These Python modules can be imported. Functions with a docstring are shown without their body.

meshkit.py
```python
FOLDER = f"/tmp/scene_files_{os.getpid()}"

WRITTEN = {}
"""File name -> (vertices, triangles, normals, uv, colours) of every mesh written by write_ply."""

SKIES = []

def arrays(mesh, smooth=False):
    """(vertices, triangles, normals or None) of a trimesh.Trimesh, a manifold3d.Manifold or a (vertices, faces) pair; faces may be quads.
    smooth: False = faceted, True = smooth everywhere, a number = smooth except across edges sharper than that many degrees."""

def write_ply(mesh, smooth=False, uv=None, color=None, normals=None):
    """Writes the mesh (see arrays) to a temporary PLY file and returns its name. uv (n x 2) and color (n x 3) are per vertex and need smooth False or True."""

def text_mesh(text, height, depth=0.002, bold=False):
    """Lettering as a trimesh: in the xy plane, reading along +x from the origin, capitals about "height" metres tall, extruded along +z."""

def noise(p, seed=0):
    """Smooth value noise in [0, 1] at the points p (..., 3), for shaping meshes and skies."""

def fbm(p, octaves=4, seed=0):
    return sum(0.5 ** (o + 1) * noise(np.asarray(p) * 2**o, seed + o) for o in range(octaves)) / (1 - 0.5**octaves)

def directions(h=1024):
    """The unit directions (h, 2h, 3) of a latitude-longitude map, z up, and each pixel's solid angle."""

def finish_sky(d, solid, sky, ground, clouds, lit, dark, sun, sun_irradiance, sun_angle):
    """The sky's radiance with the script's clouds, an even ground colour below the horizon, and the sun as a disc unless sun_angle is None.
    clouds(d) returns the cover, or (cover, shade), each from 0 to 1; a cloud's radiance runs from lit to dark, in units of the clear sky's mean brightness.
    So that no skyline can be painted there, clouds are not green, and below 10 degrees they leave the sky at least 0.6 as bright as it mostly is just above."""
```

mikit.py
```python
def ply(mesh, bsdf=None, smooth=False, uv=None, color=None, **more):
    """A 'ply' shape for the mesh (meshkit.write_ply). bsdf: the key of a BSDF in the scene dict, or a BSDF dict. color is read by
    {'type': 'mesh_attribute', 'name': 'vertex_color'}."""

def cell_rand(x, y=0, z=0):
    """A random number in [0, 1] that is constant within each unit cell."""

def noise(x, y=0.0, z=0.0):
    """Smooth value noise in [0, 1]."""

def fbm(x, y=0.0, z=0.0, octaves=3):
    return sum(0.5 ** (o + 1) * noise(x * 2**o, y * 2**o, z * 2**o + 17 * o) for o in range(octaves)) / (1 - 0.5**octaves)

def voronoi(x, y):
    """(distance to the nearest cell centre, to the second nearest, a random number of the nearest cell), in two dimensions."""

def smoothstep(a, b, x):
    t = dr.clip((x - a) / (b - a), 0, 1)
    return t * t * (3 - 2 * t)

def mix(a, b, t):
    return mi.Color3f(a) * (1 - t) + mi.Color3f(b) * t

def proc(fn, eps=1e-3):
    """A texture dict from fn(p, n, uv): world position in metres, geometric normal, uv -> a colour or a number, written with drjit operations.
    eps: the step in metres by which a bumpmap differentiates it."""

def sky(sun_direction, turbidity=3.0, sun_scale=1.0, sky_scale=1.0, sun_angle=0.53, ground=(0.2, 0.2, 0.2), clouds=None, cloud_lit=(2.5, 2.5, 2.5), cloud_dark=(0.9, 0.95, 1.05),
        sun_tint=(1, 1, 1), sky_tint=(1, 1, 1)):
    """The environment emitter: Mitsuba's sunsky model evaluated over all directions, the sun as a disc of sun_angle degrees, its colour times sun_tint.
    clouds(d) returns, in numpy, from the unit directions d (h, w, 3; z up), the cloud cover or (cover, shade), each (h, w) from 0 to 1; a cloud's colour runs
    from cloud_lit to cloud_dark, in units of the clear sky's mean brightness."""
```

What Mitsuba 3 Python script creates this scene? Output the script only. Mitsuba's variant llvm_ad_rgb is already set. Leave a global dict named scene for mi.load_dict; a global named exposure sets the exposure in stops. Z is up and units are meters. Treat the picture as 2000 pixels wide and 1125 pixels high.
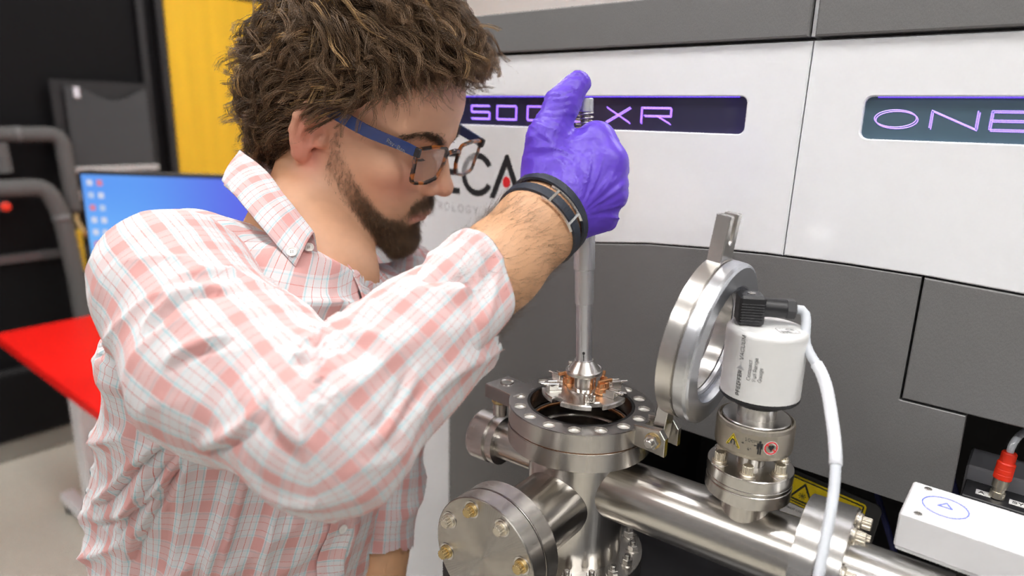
import math, os, numpy as np, trimesh, manifold3d as m3, mitsuba as mi, mikit, meshkit, shapely
import shapely.geometry as sg
from shapely import affinity
import drjit as dr
from scipy.ndimage import zoom as nd_zoom
from scipy.spatial import cKDTree

T = mi.ScalarTransform4f
scene, labels = {}, {}

# ------------------------------------------------------------------ camera, lights, exposure
# world: x along the instrument front (to the right), y into the instrument, z up; the front panel is y = 0
CAM = np.array([0.3512, -0.7095, 1.5])
FWD, RT, UP = np.array([-0.6128, 0.7499, -0.2492]), np.array([0.7699, 0.6376, 0.0256]), np.array([-0.1781, 0.1761, 0.9681])
FOC = 1293.75
scene['camera'] = {'type': 'thinlens', 'fov': math.degrees(2 * math.atan(1000 / FOC)), 'fov_axis': 'x', 'aperture_radius': 0.0036, 'focus_distance': 0.64,
                   'near_clip': 0.02, 'far_clip': 40.0, 'to_world': T().look_at(origin=CAM.tolist(), target=(CAM + FWD).tolist(), up=UP.tolist())}
exposure = -0.25
LIGHT = 14.0                                   # radiance of the ceiling light panels


def at(x, y, d):
    """The world point that a 2000 x 1125 frame shows at (x, y), d metres deep."""
    return CAM + d * (FWD + RT * (x - 1000) / FOC - UP * (y - 562.5) / FOC)


def px(p):
    q = np.asarray(p, float) - CAM
    d = q @ FWD
    return np.stack([1000 + FOC * (q @ RT) / d, 562.5 - FOC * (q @ UP) / d, d], -1)


# ------------------------------------------------------------------ materials
def rgb(*c):
    return {'type': 'rgb', 'value': [float(x) for x in c]}


def srgb(r, g, b):
    return [((c / 255 + 0.055) / 1.055) ** 2.4 if c > 10 else c / 255 / 12.92 for c in (r, g, b)]


def mat(name, d):
    scene['mat_' + name] = {'type': 'twosided', 'bsdf': d} if d['type'] not in ('dielectric', 'thindielectric') else d
    return 'mat_' + name


def pr(color, rough=0.5, **k):
    return {'type': 'principled', 'base_color': color if isinstance(color, dict) else rgb(*color), 'roughness': rough, 'specular': 0.5, **k}


def metal(color, au, av=None):
    return {'type': 'roughconductor', 'material': 'none', 'specular_reflectance': color if isinstance(color, dict) else rgb(*color), 'distribution': 'ggx', 'alpha_u': au, 'alpha_v': av or au}


WHITE = mat('white_gloss', {'type': 'bumpmap', 'scale': 1.0, 'arbitrary': mikit.proc(lambda p, n, uv: 0.00006 * mikit.fbm(p.x * 150, p.y * 150, p.z * 150, 2)), 'bsdf': pr((0.87, 0.88, 0.90), 0.12, clearcoat=0.6, clearcoat_gloss=0.92)})


def grey_paint(p, n, uv):
    s = mikit.noise(p.x * 1800, p.y * 1800, p.z * 1800)
    return mi.Color3f(0.168, 0.166, 0.165) * (0.86 + 0.28 * s)


GREY = mat('grey_paint', pr(mikit.proc(grey_paint), 0.42, metallic=0.15))
STEEL = mat('steel', metal((0.66, 0.635, 0.60), 0.055))
STEEL_B = mat('steel_brushed', metal((0.66, 0.63, 0.59), 0.04, 0.17))
STEEL_P = mat('steel_polished', metal((0.74, 0.72, 0.69), 0.07))
STEEL_D = mat('steel_dark', metal((0.36, 0.34, 0.32), 0.13))
STEEL_M = mat('steel_mirror', metal((0.80, 0.78, 0.74), 0.03))
ALU = mat('aluminium', metal((0.80, 0.81, 0.83), 0.2))
BRASS = mat('brass', metal((0.68, 0.52, 0.26), 0.15))
GOLD_STEEL = mat('silvered_bolt', metal((0.80, 0.74, 0.62), 0.17))
COPPER = mat('copper', metal((0.85, 0.42, 0.20), 0.16))
BLACK = mat('black_plastic', pr((0.018, 0.018, 0.02), 0.38))
BLACK_M = mat('black_matt', pr((0.012, 0.012, 0.013), 0.7))
RUBBER = mat('dark_rubber', pr((0.10, 0.10, 0.105), 0.75))
CREAM = mat('gauge_white', pr((0.78, 0.78, 0.77), 0.38))
PVC = mat('cable_grey', pr((0.62, 0.65, 0.70), 0.45))
RED_B = mat('red_boot', pr((0.80, 0.035, 0.012), 0.42))
INK = mat('ink', pr((0.012, 0.012, 0.014), 0.55))
INK_GREY = mat('ink_grey', pr((0.42, 0.42, 0.44), 0.55))
INK_BLUE = mat('ink_blue', pr((0.13, 0.19, 0.78), 0.5))
RED_INK = mat('red_ink', pr((0.75, 0.02, 0.03), 0.5))
YELLOW_L = mat('yellow_label', pr((0.88, 0.66, 0.01), 0.45))
LABEL_W = mat('label_white', pr((0.80, 0.80, 0.80), 0.5))
SILVER_L = mat('label_silver', pr((0.62, 0.62, 0.63), 0.4, metallic=0.3))
GLASS = mat('glass', {'type': 'thindielectric', 'int_ior': 1.5})
WHITE_PAINT = mat('white_paint', pr((0.78, 0.78, 0.80), 0.4))


# ------------------------------------------------------------------ mesh helpers
def add(key, mesh, bsdf, smooth=False, uv=None, color=None, **k):
    n, base = 0, key
    while key in scene:
        n += 1
        key = f'{base}_{n:03d}'
    scene[key] = mikit.ply(mesh, bsdf, smooth, uv=uv, color=color, **k)
    return key


def name_of(key):
    n, base = 0, key
    while key in labels:
        n += 1
        key = f'{base}_{n:03d}'
    return key


def tag(key, label, cat=None, group=None, kind=None):
    d = {'label': label} if label else {}
    for a, b in (('category', cat), ('group', group), ('kind', kind)):
        if b:
            d[a] = b
    labels[key] = d
    return key


def frame(o, z, x=None):
    """4 x 4 matrix with origin o, its z axis along z and its x axis near x."""
    z = np.asarray(z, float) / np.linalg.norm(z)
    x = np.array([1.0, 0, 0] if abs(z[0]) < 0.9 else [0, 0, 1.0]) if x is None else np.asarray(x, float)
    x = x - z * (x @ z)
    x /= np.linalg.norm(x)
    m = np.eye(4)
    m[:3, 0], m[:3, 1], m[:3, 2], m[:3, 3] = x, np.cross(z, x), z, o
    return m


def tf(mesh, m):
    if isinstance(mesh, tuple):
        v, f, *r = mesh
        return (np.asarray(v) @ m[:3, :3].T + m[:3, 3], f, *r)
    mesh = mesh.copy()
    mesh.apply_transform(m)
    return mesh


def shift(mesh, *v):
    m = np.eye(4)
    m[:3, 3] = v
    return tf(mesh, m)


def cat(*ms):
    return trimesh.util.concatenate([trimesh.Trimesh(m[0], m[1], process=False) if isinstance(m, tuple) else m for m in ms])


def lathe(prof, seg=64, m=None, closed=False):
    """Profile [(r, z), ...] turned about z, every band with its own edge; returns (vertices, faces, uv), u round the axis."""
    prof = np.asarray(prof, float)
    th = np.linspace(0, 2 * np.pi, seg + 1)
    V, F, UV, k, s = [], [], [], 0, 0.0
    for (r0, z0), (r1, z1) in zip(prof[:-1], prof[1:]):
        L = math.hypot(r1 - r0, z1 - z0)
        if L < 1e-9:
            continue
        for r, z, a in ((r0, z0, s), (r1, z1, s + L)):
            V.append(np.c_[r * np.cos(th), r * np.sin(th), np.full(seg + 1, z)])
            UV.append(np.c_[th / (2 * np.pi), np.full(seg + 1, a)])
        i = np.arange(seg)
        q = np.c_[k + i, k + i + 1, k + seg + 1 + i + 1, k + seg + 1 + i]
        F += [q[:, [0, 1, 2]], q[:, [0, 2, 3]]]
        k += 2 * (seg + 1)
        s += L
    out = np.vstack(V), np.vstack(F), np.vstack(UV)
    return tf(out, m) if m is not None else out


def addl(key, prof, bsdf, m=None, seg=64):
    v, f, uv = lathe(prof, seg, m)
    return add(key, (v, f), bsdf, True, uv=uv)


def chprof(r, z0, z1, c=0.0006, r_in=0.0):
    """Profile of a cylinder with chamfered rims (and a bore)."""
    p = [(r_in, z1 - (c if r_in else 0))] + ([(r_in + c, z1)] if r_in else []) + [(r - c, z1), (r, z1 - c), (r, z0 + c), (r - c, z0)] + ([(r_in + c, z0), (r_in, z0 + c), (r_in, z1 - c)] if r_in else [(0, z0)])
    return p[::-1]


def box(sx, sy, sz, c=0.001, m=None):
    """Box centred on the origin with chamfered edges."""
    h = np.array([sx, sy, sz]) / 2
    p = []
    for s in np.ndindex(2, 2, 2):
        sg_ = np.array(s) * 2 - 1
        for k in range(3):
            q = h - c
            q[k] = h[k]
            p.append(sg_ * q)
    b = trimesh.convex.convex_hull(np.array(p))
    return tf(b, m) if m is not None else b


def bar(lo, hi, c=0.001):
    lo, hi = np.asarray(lo, float), np.asarray(hi, float)
    return shift(box(*(hi - lo), c), *((lo + hi) / 2))


def prism(poly, h, c=0.0, m=None):
    """Polygon (shapely or points) extruded from z = 0 to h, its top rim chamfered by c."""
    poly = poly if hasattr(poly, 'geoms') or hasattr(poly, 'exterior') else sg.Polygon(poly)
    parts = []
    for g in getattr(poly, 'geoms', [poly]):
        if c:
            parts.append(trimesh.creation.extrude_polygon(g, h - c, engine='earcut'))
            inner = g.buffer(-c, join_style=2)
            top = trimesh.creation.extrude_polygon(g, c, engine='earcut')
            try:
                v = top.vertices.copy()
                bd = g.boundary
                up = v[:, 2] > c / 2
                ib = inner.boundary
                for i in np.nonzero(up)[0]:
                    q = ib.interpolate(ib.project(sg.Point(v[i, 0], v[i, 1])))
                    v[i, :2] = q.x, q.y
                top.vertices = v
            except Exception:
                pass
            parts.append(shift(top, 0, 0, h - c))
        else:
            parts.append(trimesh.creation.extrude_polygon(g, h, engine='earcut'))
    out = cat(*parts)
    return tf(out, m) if m is not None else out


def tube(path, r, sides=12, caps=True):
    """Tube along a polyline with parallel-transported rings; r may vary."""
    p = np.asarray(path, float)
    t = np.gradient(p, axis=0)
    t /= np.linalg.norm(t, axis=1, keepdims=True) + 1e-12
    a = np.cross(t[0], [0, 0, 1.0] if abs(t[0][2]) < 0.9 else [1.0, 0, 0])
    r = np.broadcast_to(r, (len(p),))
    ang = np.arange(sides) * 2 * np.pi / sides
    rings = []
    for i in range(len(p)):
        a = a - t[i] * (a @ t[i])
        a /= np.linalg.norm(a)
        b = np.cross(t[i], a)
        rings.append(p[i] + r[i] * (np.cos(ang)[:, None] * a + np.sin(ang)[:, None] * b))
    v = np.vstack(rings)
    i, j = np.meshgrid(np.arange(len(p) - 1), np.arange(sides), indexing='ij')
    i, j = i.ravel(), j.ravel()
    j2 = (j + 1) % sides
    f = np.vstack([np.c_[i * sides + j, i * sides + j2, (i + 1) * sides + j2], np.c_[i * sides + j, (i + 1) * sides + j2, (i + 1) * sides + j]])
    if caps:
        n = len(v)
        v = np.vstack([v, p[0], p[-1]])
        j = np.arange(sides)
        j2 = (j + 1) % sides
        e = (len(p) - 1) * sides
        f = np.vstack([f, np.c_[j2, j, np.full(sides, n)], np.c_[e + j, e + j2, np.full(sides, n + 1)]])
    return trimesh.Trimesh(v, f, process=False)


def spline(pts, n=40):
    from scipy.interpolate import CubicSpline
    p = np.asarray(pts, float)
    s = np.r_[0, np.cumsum(np.linalg.norm(np.diff(p, axis=0), axis=1))]
    return CubicSpline(s, p)(np.linspace(0, s[-1], n))


def rrect(w, h, r, cx=0, cy=0):
    return sg.box(cx - w / 2 + r, cy - h / 2 + r, cx + w / 2 - r, cy + h / 2 - r).buffer(r, quad_segs=8)


def txt(s, h, depth=0.0004, m=None, bold=False):
    t = meshkit.text_mesh(s, h, depth, bold)
    return tf(t, m) if m is not None else t


def star_poly(r0, r1, n=12):
    a = np.arange(n * 4) * np.pi / (2 * n)
    r = np.where((np.arange(n * 4) % 4) < 2, r1, r0)
    return sg.Polygon(np.c_[r * np.cos(a), r * np.sin(a)])


def bolt12(key, o, z, bsdf, s=1.0, washer=STEEL, h=0.0075):
    """12-point flange bolt head with its washer, standing at o along z."""
    m = frame(o, z)
    prof = [(0, 0.0032 * s), (0.0058 * s, 0.0032 * s), (0.0066 * s, 0.0024 * s), (0.0066 * s, 0.001 * s), (0, 0.001 * s)]
    v, f, _ = lathe(prof[::-1], 24, m)
    head = prism(star_poly(0.0041 * s, 0.0047 * s), (h - 0.003) * s, 0.0005 * s, frame(np.asarray(o) + m[:3, 2] * 0.003 * s, z))
    k = add(key, cat((v, f), head), bsdf, 25)
    addl(k + '__washer', [(0.0082 * s, 0), (0.0082 * s, 0.001 * s), (0.003 * s, 0.001 * s)], washer, m, 24)
    return k


def nut(key, o, z, s=1.0, stud=0.004):
    m = frame(o, z)
    hexp = sg.Polygon([(0.0058 * s * math.cos(a), 0.0058 * s * math.sin(a)) for a in np.arange(6) * np.pi / 3])
    k = add(key, prism(hexp, 0.0055 * s, 0.0006 * s, m), STEEL_P, 25)
    addl(k + '__stud', [(0.0031 * s, 0), (0.0031 * s, 0.0055 * s + stud - 0.0008), (0.0023 * s, 0.0055 * s + stud), (0, 0.0055 * s + stud)], STEEL_D, m, 20)
    addl(k + '__washer', [(0.0072 * s, -0.001), (0.0072 * s, 0.0002), (0.004 * s, 0.0002)], STEEL, m, 24)
    return k


# ------------------------------------------------------------------ the room
def floor_col(p, n, uv):
    f = mikit.fbm(p.x * 3, p.y * 3, 0.0, 3)
    g = mikit.noise(p.x * 260, p.y * 260, 0)
    return mi.Color3f(0.56, 0.53, 0.46) * (0.80 + 0.22 * f + 0.14 * g)


FLOOR = mat('floor', pr(mikit.proc(floor_col), 0.5))
WALL_W = mat('wall_white', pr((0.74, 0.74, 0.75), 0.6))
WALL_D = mat('wall_grey', pr((0.22, 0.22, 0.23), 0.6))
CEIL = mat('ceiling', pr((0.80, 0.80, 0.80), 0.8))
DARK_W = mat('wall_black', {'type': 'bumpmap', 'scale': 1.0, 'arbitrary': mikit.proc(lambda p, n, uv: 0.0004 * mikit.fbm(p.x * 60, p.y * 60, p.z * 60, 2), 0.002), 'bsdf': pr((0.006, 0.006, 0.007), 0.55, specular=0.14)})
PLINTH = mat('plinth', pr((0.23, 0.225, 0.20), 0.5))
YELLOW = mat('yellow_paint', pr(mikit.proc(lambda p, n, uv: mi.Color3f(0.86, 0.52, 0.02) * (0.92 + 0.14 * mikit.fbm(p.y * 30, p.z * 1.2, 0.0, 3))), 0.45))

X0, X1, Y0, Y1, ZC = -3.0, 3.2, -3.0, 2.0, 2.75


def struct(key, mesh, bsdf, label):
    tag(add(key, mesh, bsdf), label, None, None, 'structure')


struct('floor', bar((X0, Y0, -0.1), (X1, Y1, 0), 0), FLOOR, 'pale beige speckled floor at the lower left')
struct('ceiling', bar((X0, Y0, ZC), (X1, Y1, ZC + 0.1), 0), CEIL, 'white ceiling above the room')
struct('wall_left', bar((X0 - 0.1, Y0, 0), (X0, Y1, ZC), 0), DARK_W, 'black wall at the far left behind the red table')
struct('wall_back', bar((X0, Y1, 0), (X1, Y1 + 0.1, ZC), 0), WALL_W, 'pale wall behind the instrument')
struct('wall_right', bar((X1, Y0, 0), (X1 + 0.1, Y1, ZC), 0), WALL_D, 'grey wall to the right of the room')
struct('wall_front', bar((X0, Y0 - 0.1, 0), (X1, Y0, ZC), 0), WALL_D, 'grey wall behind the photographer')
struct('baseboard_left', bar((X0, Y0 + 0.02, 0.002), (X0 + 0.05, 0.70, 0.09), 0.004), PLINTH, 'low grey plinth along the foot of the black wall')
struct('trim_1', bar((-0.9, Y1 - 0.03, 0.05), (-0.84, Y1 - 0.002, ZC - 0.01), 0.004), WHITE_PAINT, 'pale vertical strip on the wall above the instrument')

EM = {'type': 'area', 'radiance': rgb(LIGHT, LIGHT * 0.985, LIGHT * 0.965)}
FRAME_W = mat('lamp_frame', pr((0.75, 0.75, 0.75), 0.5))
k = 0
for x, y in [(-1.9, -1.9), (-0.5, -1.9), (0.9, -1.9), (2.3, -1.9), (-1.9, -0.55), (-0.5, -0.55), (0.9, -0.55), (2.3, -0.55), (-1.9, 0.9), (0.2, 1.1)]:
    t = name_of('ceiling_light')
    add(t + '__frame', prism(sg.box(-0.60, -0.19, 0.60, 0.19).difference(sg.box(-0.58, -0.17, 0.58, 0.17)), 0.03, 0, frame((x, y, ZC - 0.031), (0, 0, 1))), FRAME_W)
    v = np.array([[-0.58, -0.17, 0], [-0.58, 0.17, 0], [0.58, 0.17, 0], [0.58, -0.17, 0]]) + [x, y, ZC - 0.012]
    add(t + '__diffuser', (v, np.array([[0, 1, 2], [0, 2, 3]])), FRAME_W, emitter=EM)
    tag(t, 'flat rectangular ceiling light panel', 'ceiling light', 'ceiling light panels')

# ------------------------------------------------------------------ the instrument
I = tag('instrument', 'large white and grey laboratory instrument cabinet with lit nameplate windows', 'machine')
curve = [(-0.3535, 0.16), (-0.3535, 1.20), (-0.345, 1.245), (-0.315, 1.283), (-0.26, 1.312), (-0.18, 1.332), (-0.103, 1.3466), (-0.02, 1.357), (0.06, 1.3625), (0.12, 1.3655), (0.20, 1.3668), (0.2655, 1.3660)]
grey_top = [(0.2655, 1.2425), (0.3205, 1.2425), (0.3215, 1.16)]
slot1 = sg.box(-0.42, 1.489, 0.0815, 1.5277)
slot1 = slot1.buffer(-0.007).buffer(0.007, quad_segs=6)
slot2 = sg.box(0.1935, 1.489, 0.72, 1.5277).buffer(-0.007).buffer(0.007, quad_segs=6)
PT = 0.022                                     # thickness of the cabinet's panels
FR = frame((0, PT, 0), (0, -1, 0), (1, 0, 0))  # polygons in (x, z) seen from the room, front at y = 0
white_l = sg.Polygon([(-0.62, 0.12), (-0.3545, 0.12)] + [(x - 0.001 if i < 4 else x, z + 0.0012) for i, (x, z) in enumerate(curve)] + [(0.2655, 1.3672)] + [(0.2655, 1.3672), (0.1372, 1.3672), (0.1400, 1.5795), (-0.62, 1.5795)])
white_l = sg.Polygon([(-0.62, 0.12), (-0.3545, 0.12)] + [(x - 0.001 if i < 4 else x, z + 0.0012) for i, (x, z) in enumerate(curve[:10])] + [(0.1372, 1.3668), (0.1398, 1.5795), (-0.62, 1.5795)]).difference(slot1)
white_r = sg.Polygon([(0.1384, 1.3672), (0.20, 1.3680), (0.2655, 1.3672), (0.40, 1.3610), (0.80, 1.340), (0.80, 1.5795), (0.1410, 1.5795)]).difference(slot2)
grey_l = sg.Polygon(curve + grey_top + [(0.3215, 1.1352), (-0.16, 1.1352), (-0.16, 0.16)]).buffer(-0.0006)
grey_r = sg.Polygon([(0.2665, 1.2435), (0.2665, 1.3658), (0.40, 1.3598), (0.80, 1.3385), (0.80, 1.2435)]).buffer(-0.0006)
tag(add(I + '__panel', prism(white_l, PT, 0.0012, FR), WHITE), 'white front panel with the lettering')
tag(add(I + '__panel', prism(white_r, PT, 0.0012, FR), WHITE), 'white front panel on the right')
tag(add(I + '__panel', prism(grey_l, PT, 0.0008, FR), GREY), 'grey front panel behind the vacuum chamber')
tag(add(I + '__panel', prism(grey_r, PT, 0.0012, FR), GREY), 'grey front panel at the right edge')
FRS = frame((0, PT, 0), (0, -1, 0), (1, 0, 0))
add(I + '__top_strip', prism(sg.box(-0.62, 1.5830, 0.1362, 1.6315), PT + 0.006, 0.0015, FRS), GREY)
add(I + '__top_strip', prism(sg.box(0.1425, 1.5830, 0.80, 1.6315), PT + 0.006, 0.0015, FRS), GREY)
tag(add(I + '__seam_strip', bar((0.1372, 0.001, 1.5832), (0.1415, 0.0235, 1.6312), 0.0005), WHITE), 'white strip between the grey top panels')
add(I + '__body', cat(bar((-0.62, 0.024, 1.2445), (0.80, 0.75, 1.6335), 0.003), bar((-0.62, 0.024, 0.06), (-0.17, 0.75, 1.2445), 0.003), bar((0.72, 0.024, 0.06), (0.80, 0.75, 1.2445), 0.003), bar((-0.17, 0.60, 0.06), (0.72, 0.75, 1.2445), 0.003), bar((-0.17, 0.024, 0.06), (0.72, 0.75, 0.60), 0.003)), WHITE_PAINT)
tag(add(I + '__bay_lining', cat(bar((-0.168, 0.590, 0.60), (0.718, 0.598, 1.2435), 0), bar((-0.168, 0.026, 0.60), (-0.162, 0.59, 1.2435), 0), bar((0.712, 0.026, 0.60), (0.718, 0.59, 1.2435), 0), bar((-0.16, 0.026, 1.237), (0.71, 0.59, 1.2435), 0), bar((-0.16, 0.026, 0.602), (0.71, 0.59, 0.61), 0)), BLACK_M), 'black inside of the open bay')
for x in (-0.55, 0.72):
    for y in (0.1, 0.66):
        add(I + '__foot', lathe([(0.03, 0.001), (0.03, 0.05), (0.02, 0.062), (0, 0.062)], 16, frame((x, y, 0), (0, 0, 1)))[:2], BLACK)
# name windows: dark glass with glowing engraved letters
GLOW = {'type': 'area', 'radiance': rgb(0.62, 0.22, 2.7)}
GLOW2 = {'type': 'area', 'radiance': rgb(0.55, 0.36, 1.9)}
GLOWB = {'type': 'area', 'radiance': rgb(0.16, 0.05, 1.6)}
WIN1 = mat('window_blue', pr((0.018, 0.016, 0.05), 0.12, clearcoat=1.0))
WIN2 = mat('window_teal', pr((0.06, 0.11, 0.15), 0.06, clearcoat=1.0))
GLASSY = mat('letter', pr((0.3, 0.2, 0.7), 0.2))
YD = 0.006                                     # depth of the window face behind the panel front


def line3(pts, w, closed=False):
    p = np.array([(x, YD - 0.0002, z) for x, z in (list(pts) + [pts[0]] if closed else pts)])
    q = []
    for a, b in zip(p[:-1], p[1:]):
        q.append(a + (b - a) * np.linspace(0, 1, 8, endpoint=False)[:, None])
    return tube(np.vstack(q + [p[-1:]]), w, 6)


def glyph(ch, x, w, z0, h):
    L = {'0': [[(0, 0), (1, 0), (1, 1), (0, 1), (0, 0)]], '5': [[(1, 1), (0, 1), (0, .52), (1, .52), (1, 0), (0, 0)]], 'X': [[(0, 0), (1, 1)], [(0, 1), (1, 0)]],
         'R': [[(0, 0), (0, 1), (1, 1), (1, .48), (.1, .48)], [(.55, .48), (1, 0)]], 'N': [[(0, 0), (0, 1), (1, 0), (1, 1)]], 'E': [[(1, 1), (0, 1), (0, 0), (1, 0)], [(0, .5), (1, .5)]],
         'O': [[(.5 + .5 * math.cos(a), .5 + .5 * math.sin(a)) for a in np.linspace(0, 2 * np.pi, 33)]], 'L': [[(0, 1), (0, 0), (1, 0)]], 'A': [[(0, 0), (.5, 1), (1, 0)]], 'P': [[(0, 0), (0, 1), (1, 1), (1, .45), (0, .45)]]}[ch]
    ms = []
    for s in L:
        pts = [(x + u * w, z0 + t * h) for u, t in s]
        for o in ((-0.0007, 0.0007), (0.0007, -0.0007)):
            ms.append(line3([(a + o[0], b + o[1]) for a, b in pts], 0.0006))
    return cat(*ms)


for key, sl, m_ in (('name_window', slot1, WIN1), ('name_window', slot2, WIN2)):
    wk = add(I + '__' + key, prism(sl.buffer(0.004), 0.004, 0, frame((0, YD + 0.004, 0), (0, -1, 0), (1, 0, 0))), m_)
    tag(wk, 'dark blue window with glowing violet letters' if m_ == WIN1 else 'dark teal reflecting window with glowing violet letters')
    b = sl.bounds
    add(wk + '__led_edge', shift(box(b[2] - b[0] - 0.02, 0.001, 0.0010, 0), (b[0] + b[2]) / 2, YD - 0.0008, b[3] - 0.0006), GLASSY, emitter=GLOWB)
    word = [('L', -0.412), ('E', -0.392), ('A', -0.372), ('P', -0.352), ('5', -0.3160), ('0', -0.2680), ('0', -0.2145), ('0', -0.1610), ('X', -0.0915), ('R', -0.0440)] if m_ == WIN1 else [('O', 0.2036), ('N', 0.2493), ('E', 0.2939), ('S', 0)][:3]
    for ch, x in word:
        w = (0.0125 if ch in 'LEAP' else 0.0340 if ch in '05' else 0.0325) if m_ == WIN1 else {'O': 0.0346, 'N': 0.0348, 'E': 0.0340}[ch]
        if m_ == WIN1 and ch == 'R':
            w = 0.0375
        add(wk + '__letter', glyph(ch, x, w, 1.4972 if m_ == WIN1 else 1.4998, 0.0175 if m_ == WIN1 else 0.0155), GLASSY, emitter=GLOW if m_ == WIN1 else GLOW2)
# printed name and line below it
FP = frame((0, 0, 0), (0, -1, 0), (1, 0, 0))


def flat(poly, dep, m):
    return prism(poly, dep, 0, m)


def place_print(key, poly, x, z, bsdf, dep=0.0005):
    return add(key, flat(affinity.translate(poly, x, z), dep, frame((0, 0.0002, 0), (0, -1, 0), (1, 0, 0))), bsdf)


H = 0.062
arc = sg.Point(0, 0).buffer(H / 2, quad_segs=24).difference(sg.Point(0, 0).buffer(H / 2 - 0.0088, quad_segs=24))
letC = arc.difference(sg.Polygon([(0, 0), (0.06, 0.034), (0.06, -0.034)]))
letA = sg.Polygon([(0, 0), (0.0285, H), (0.0335, H), (0.062, 0), (0.052, 0), (0.031, 0.0455), (0.010, 0)])
letE = sg.box(0, 0, 0.009, H).union(sg.box(0, 0, 0.034, 0.0085)).union(sg.box(0, H - 0.0085, 0.034, H)).union(sg.box(0, H / 2 - 0.004, 0.03, H / 2 + 0.0045))
letM = sg.Polygon([(0, 0), (0.008, 0), (0.016, 0.044), (0.035, 0.004), (0.054, 0.044), (0.062, 0), (0.070, 0), (0.059, H), (0.054, H), (0.035, 0.021), (0.016, H), (0.011, H)])
zb = 1.3885
for poly, x in ((letC, -0.532), (letA, -0.515), (letM, -0.445), (letE, -0.367), (letC, -0.2985)):
    place_print(I + '__printed_letter', poly, x, zb + (H / 2 if poly is letC else 0), INK)
lk = place_print(I + '__printed_letter', letA, -0.2745, zb, INK)
tag(place_print(I + '__logo_dot', affinity.scale(sg.Point(0, 0).buffer(0.0068), 1, 1.15), -0.2435, zb + 0.0245, RED_INK), 'red dot inside the letter A')
place_print(I + '__registered_mark', sg.Point(0, 0).buffer(0.0052).difference(sg.Point(0, 0).buffer(0.0046)), -0.2085, zb + 0.0585, INK_GREY)
add(I + '__registered_mark', txt('R', 0.005, 0.0005, frame((-0.2102, 0.0002, zb + 0.056), (0, -1, 0), (1, 0, 0))), INK_GREY)
x = -0.548
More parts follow.
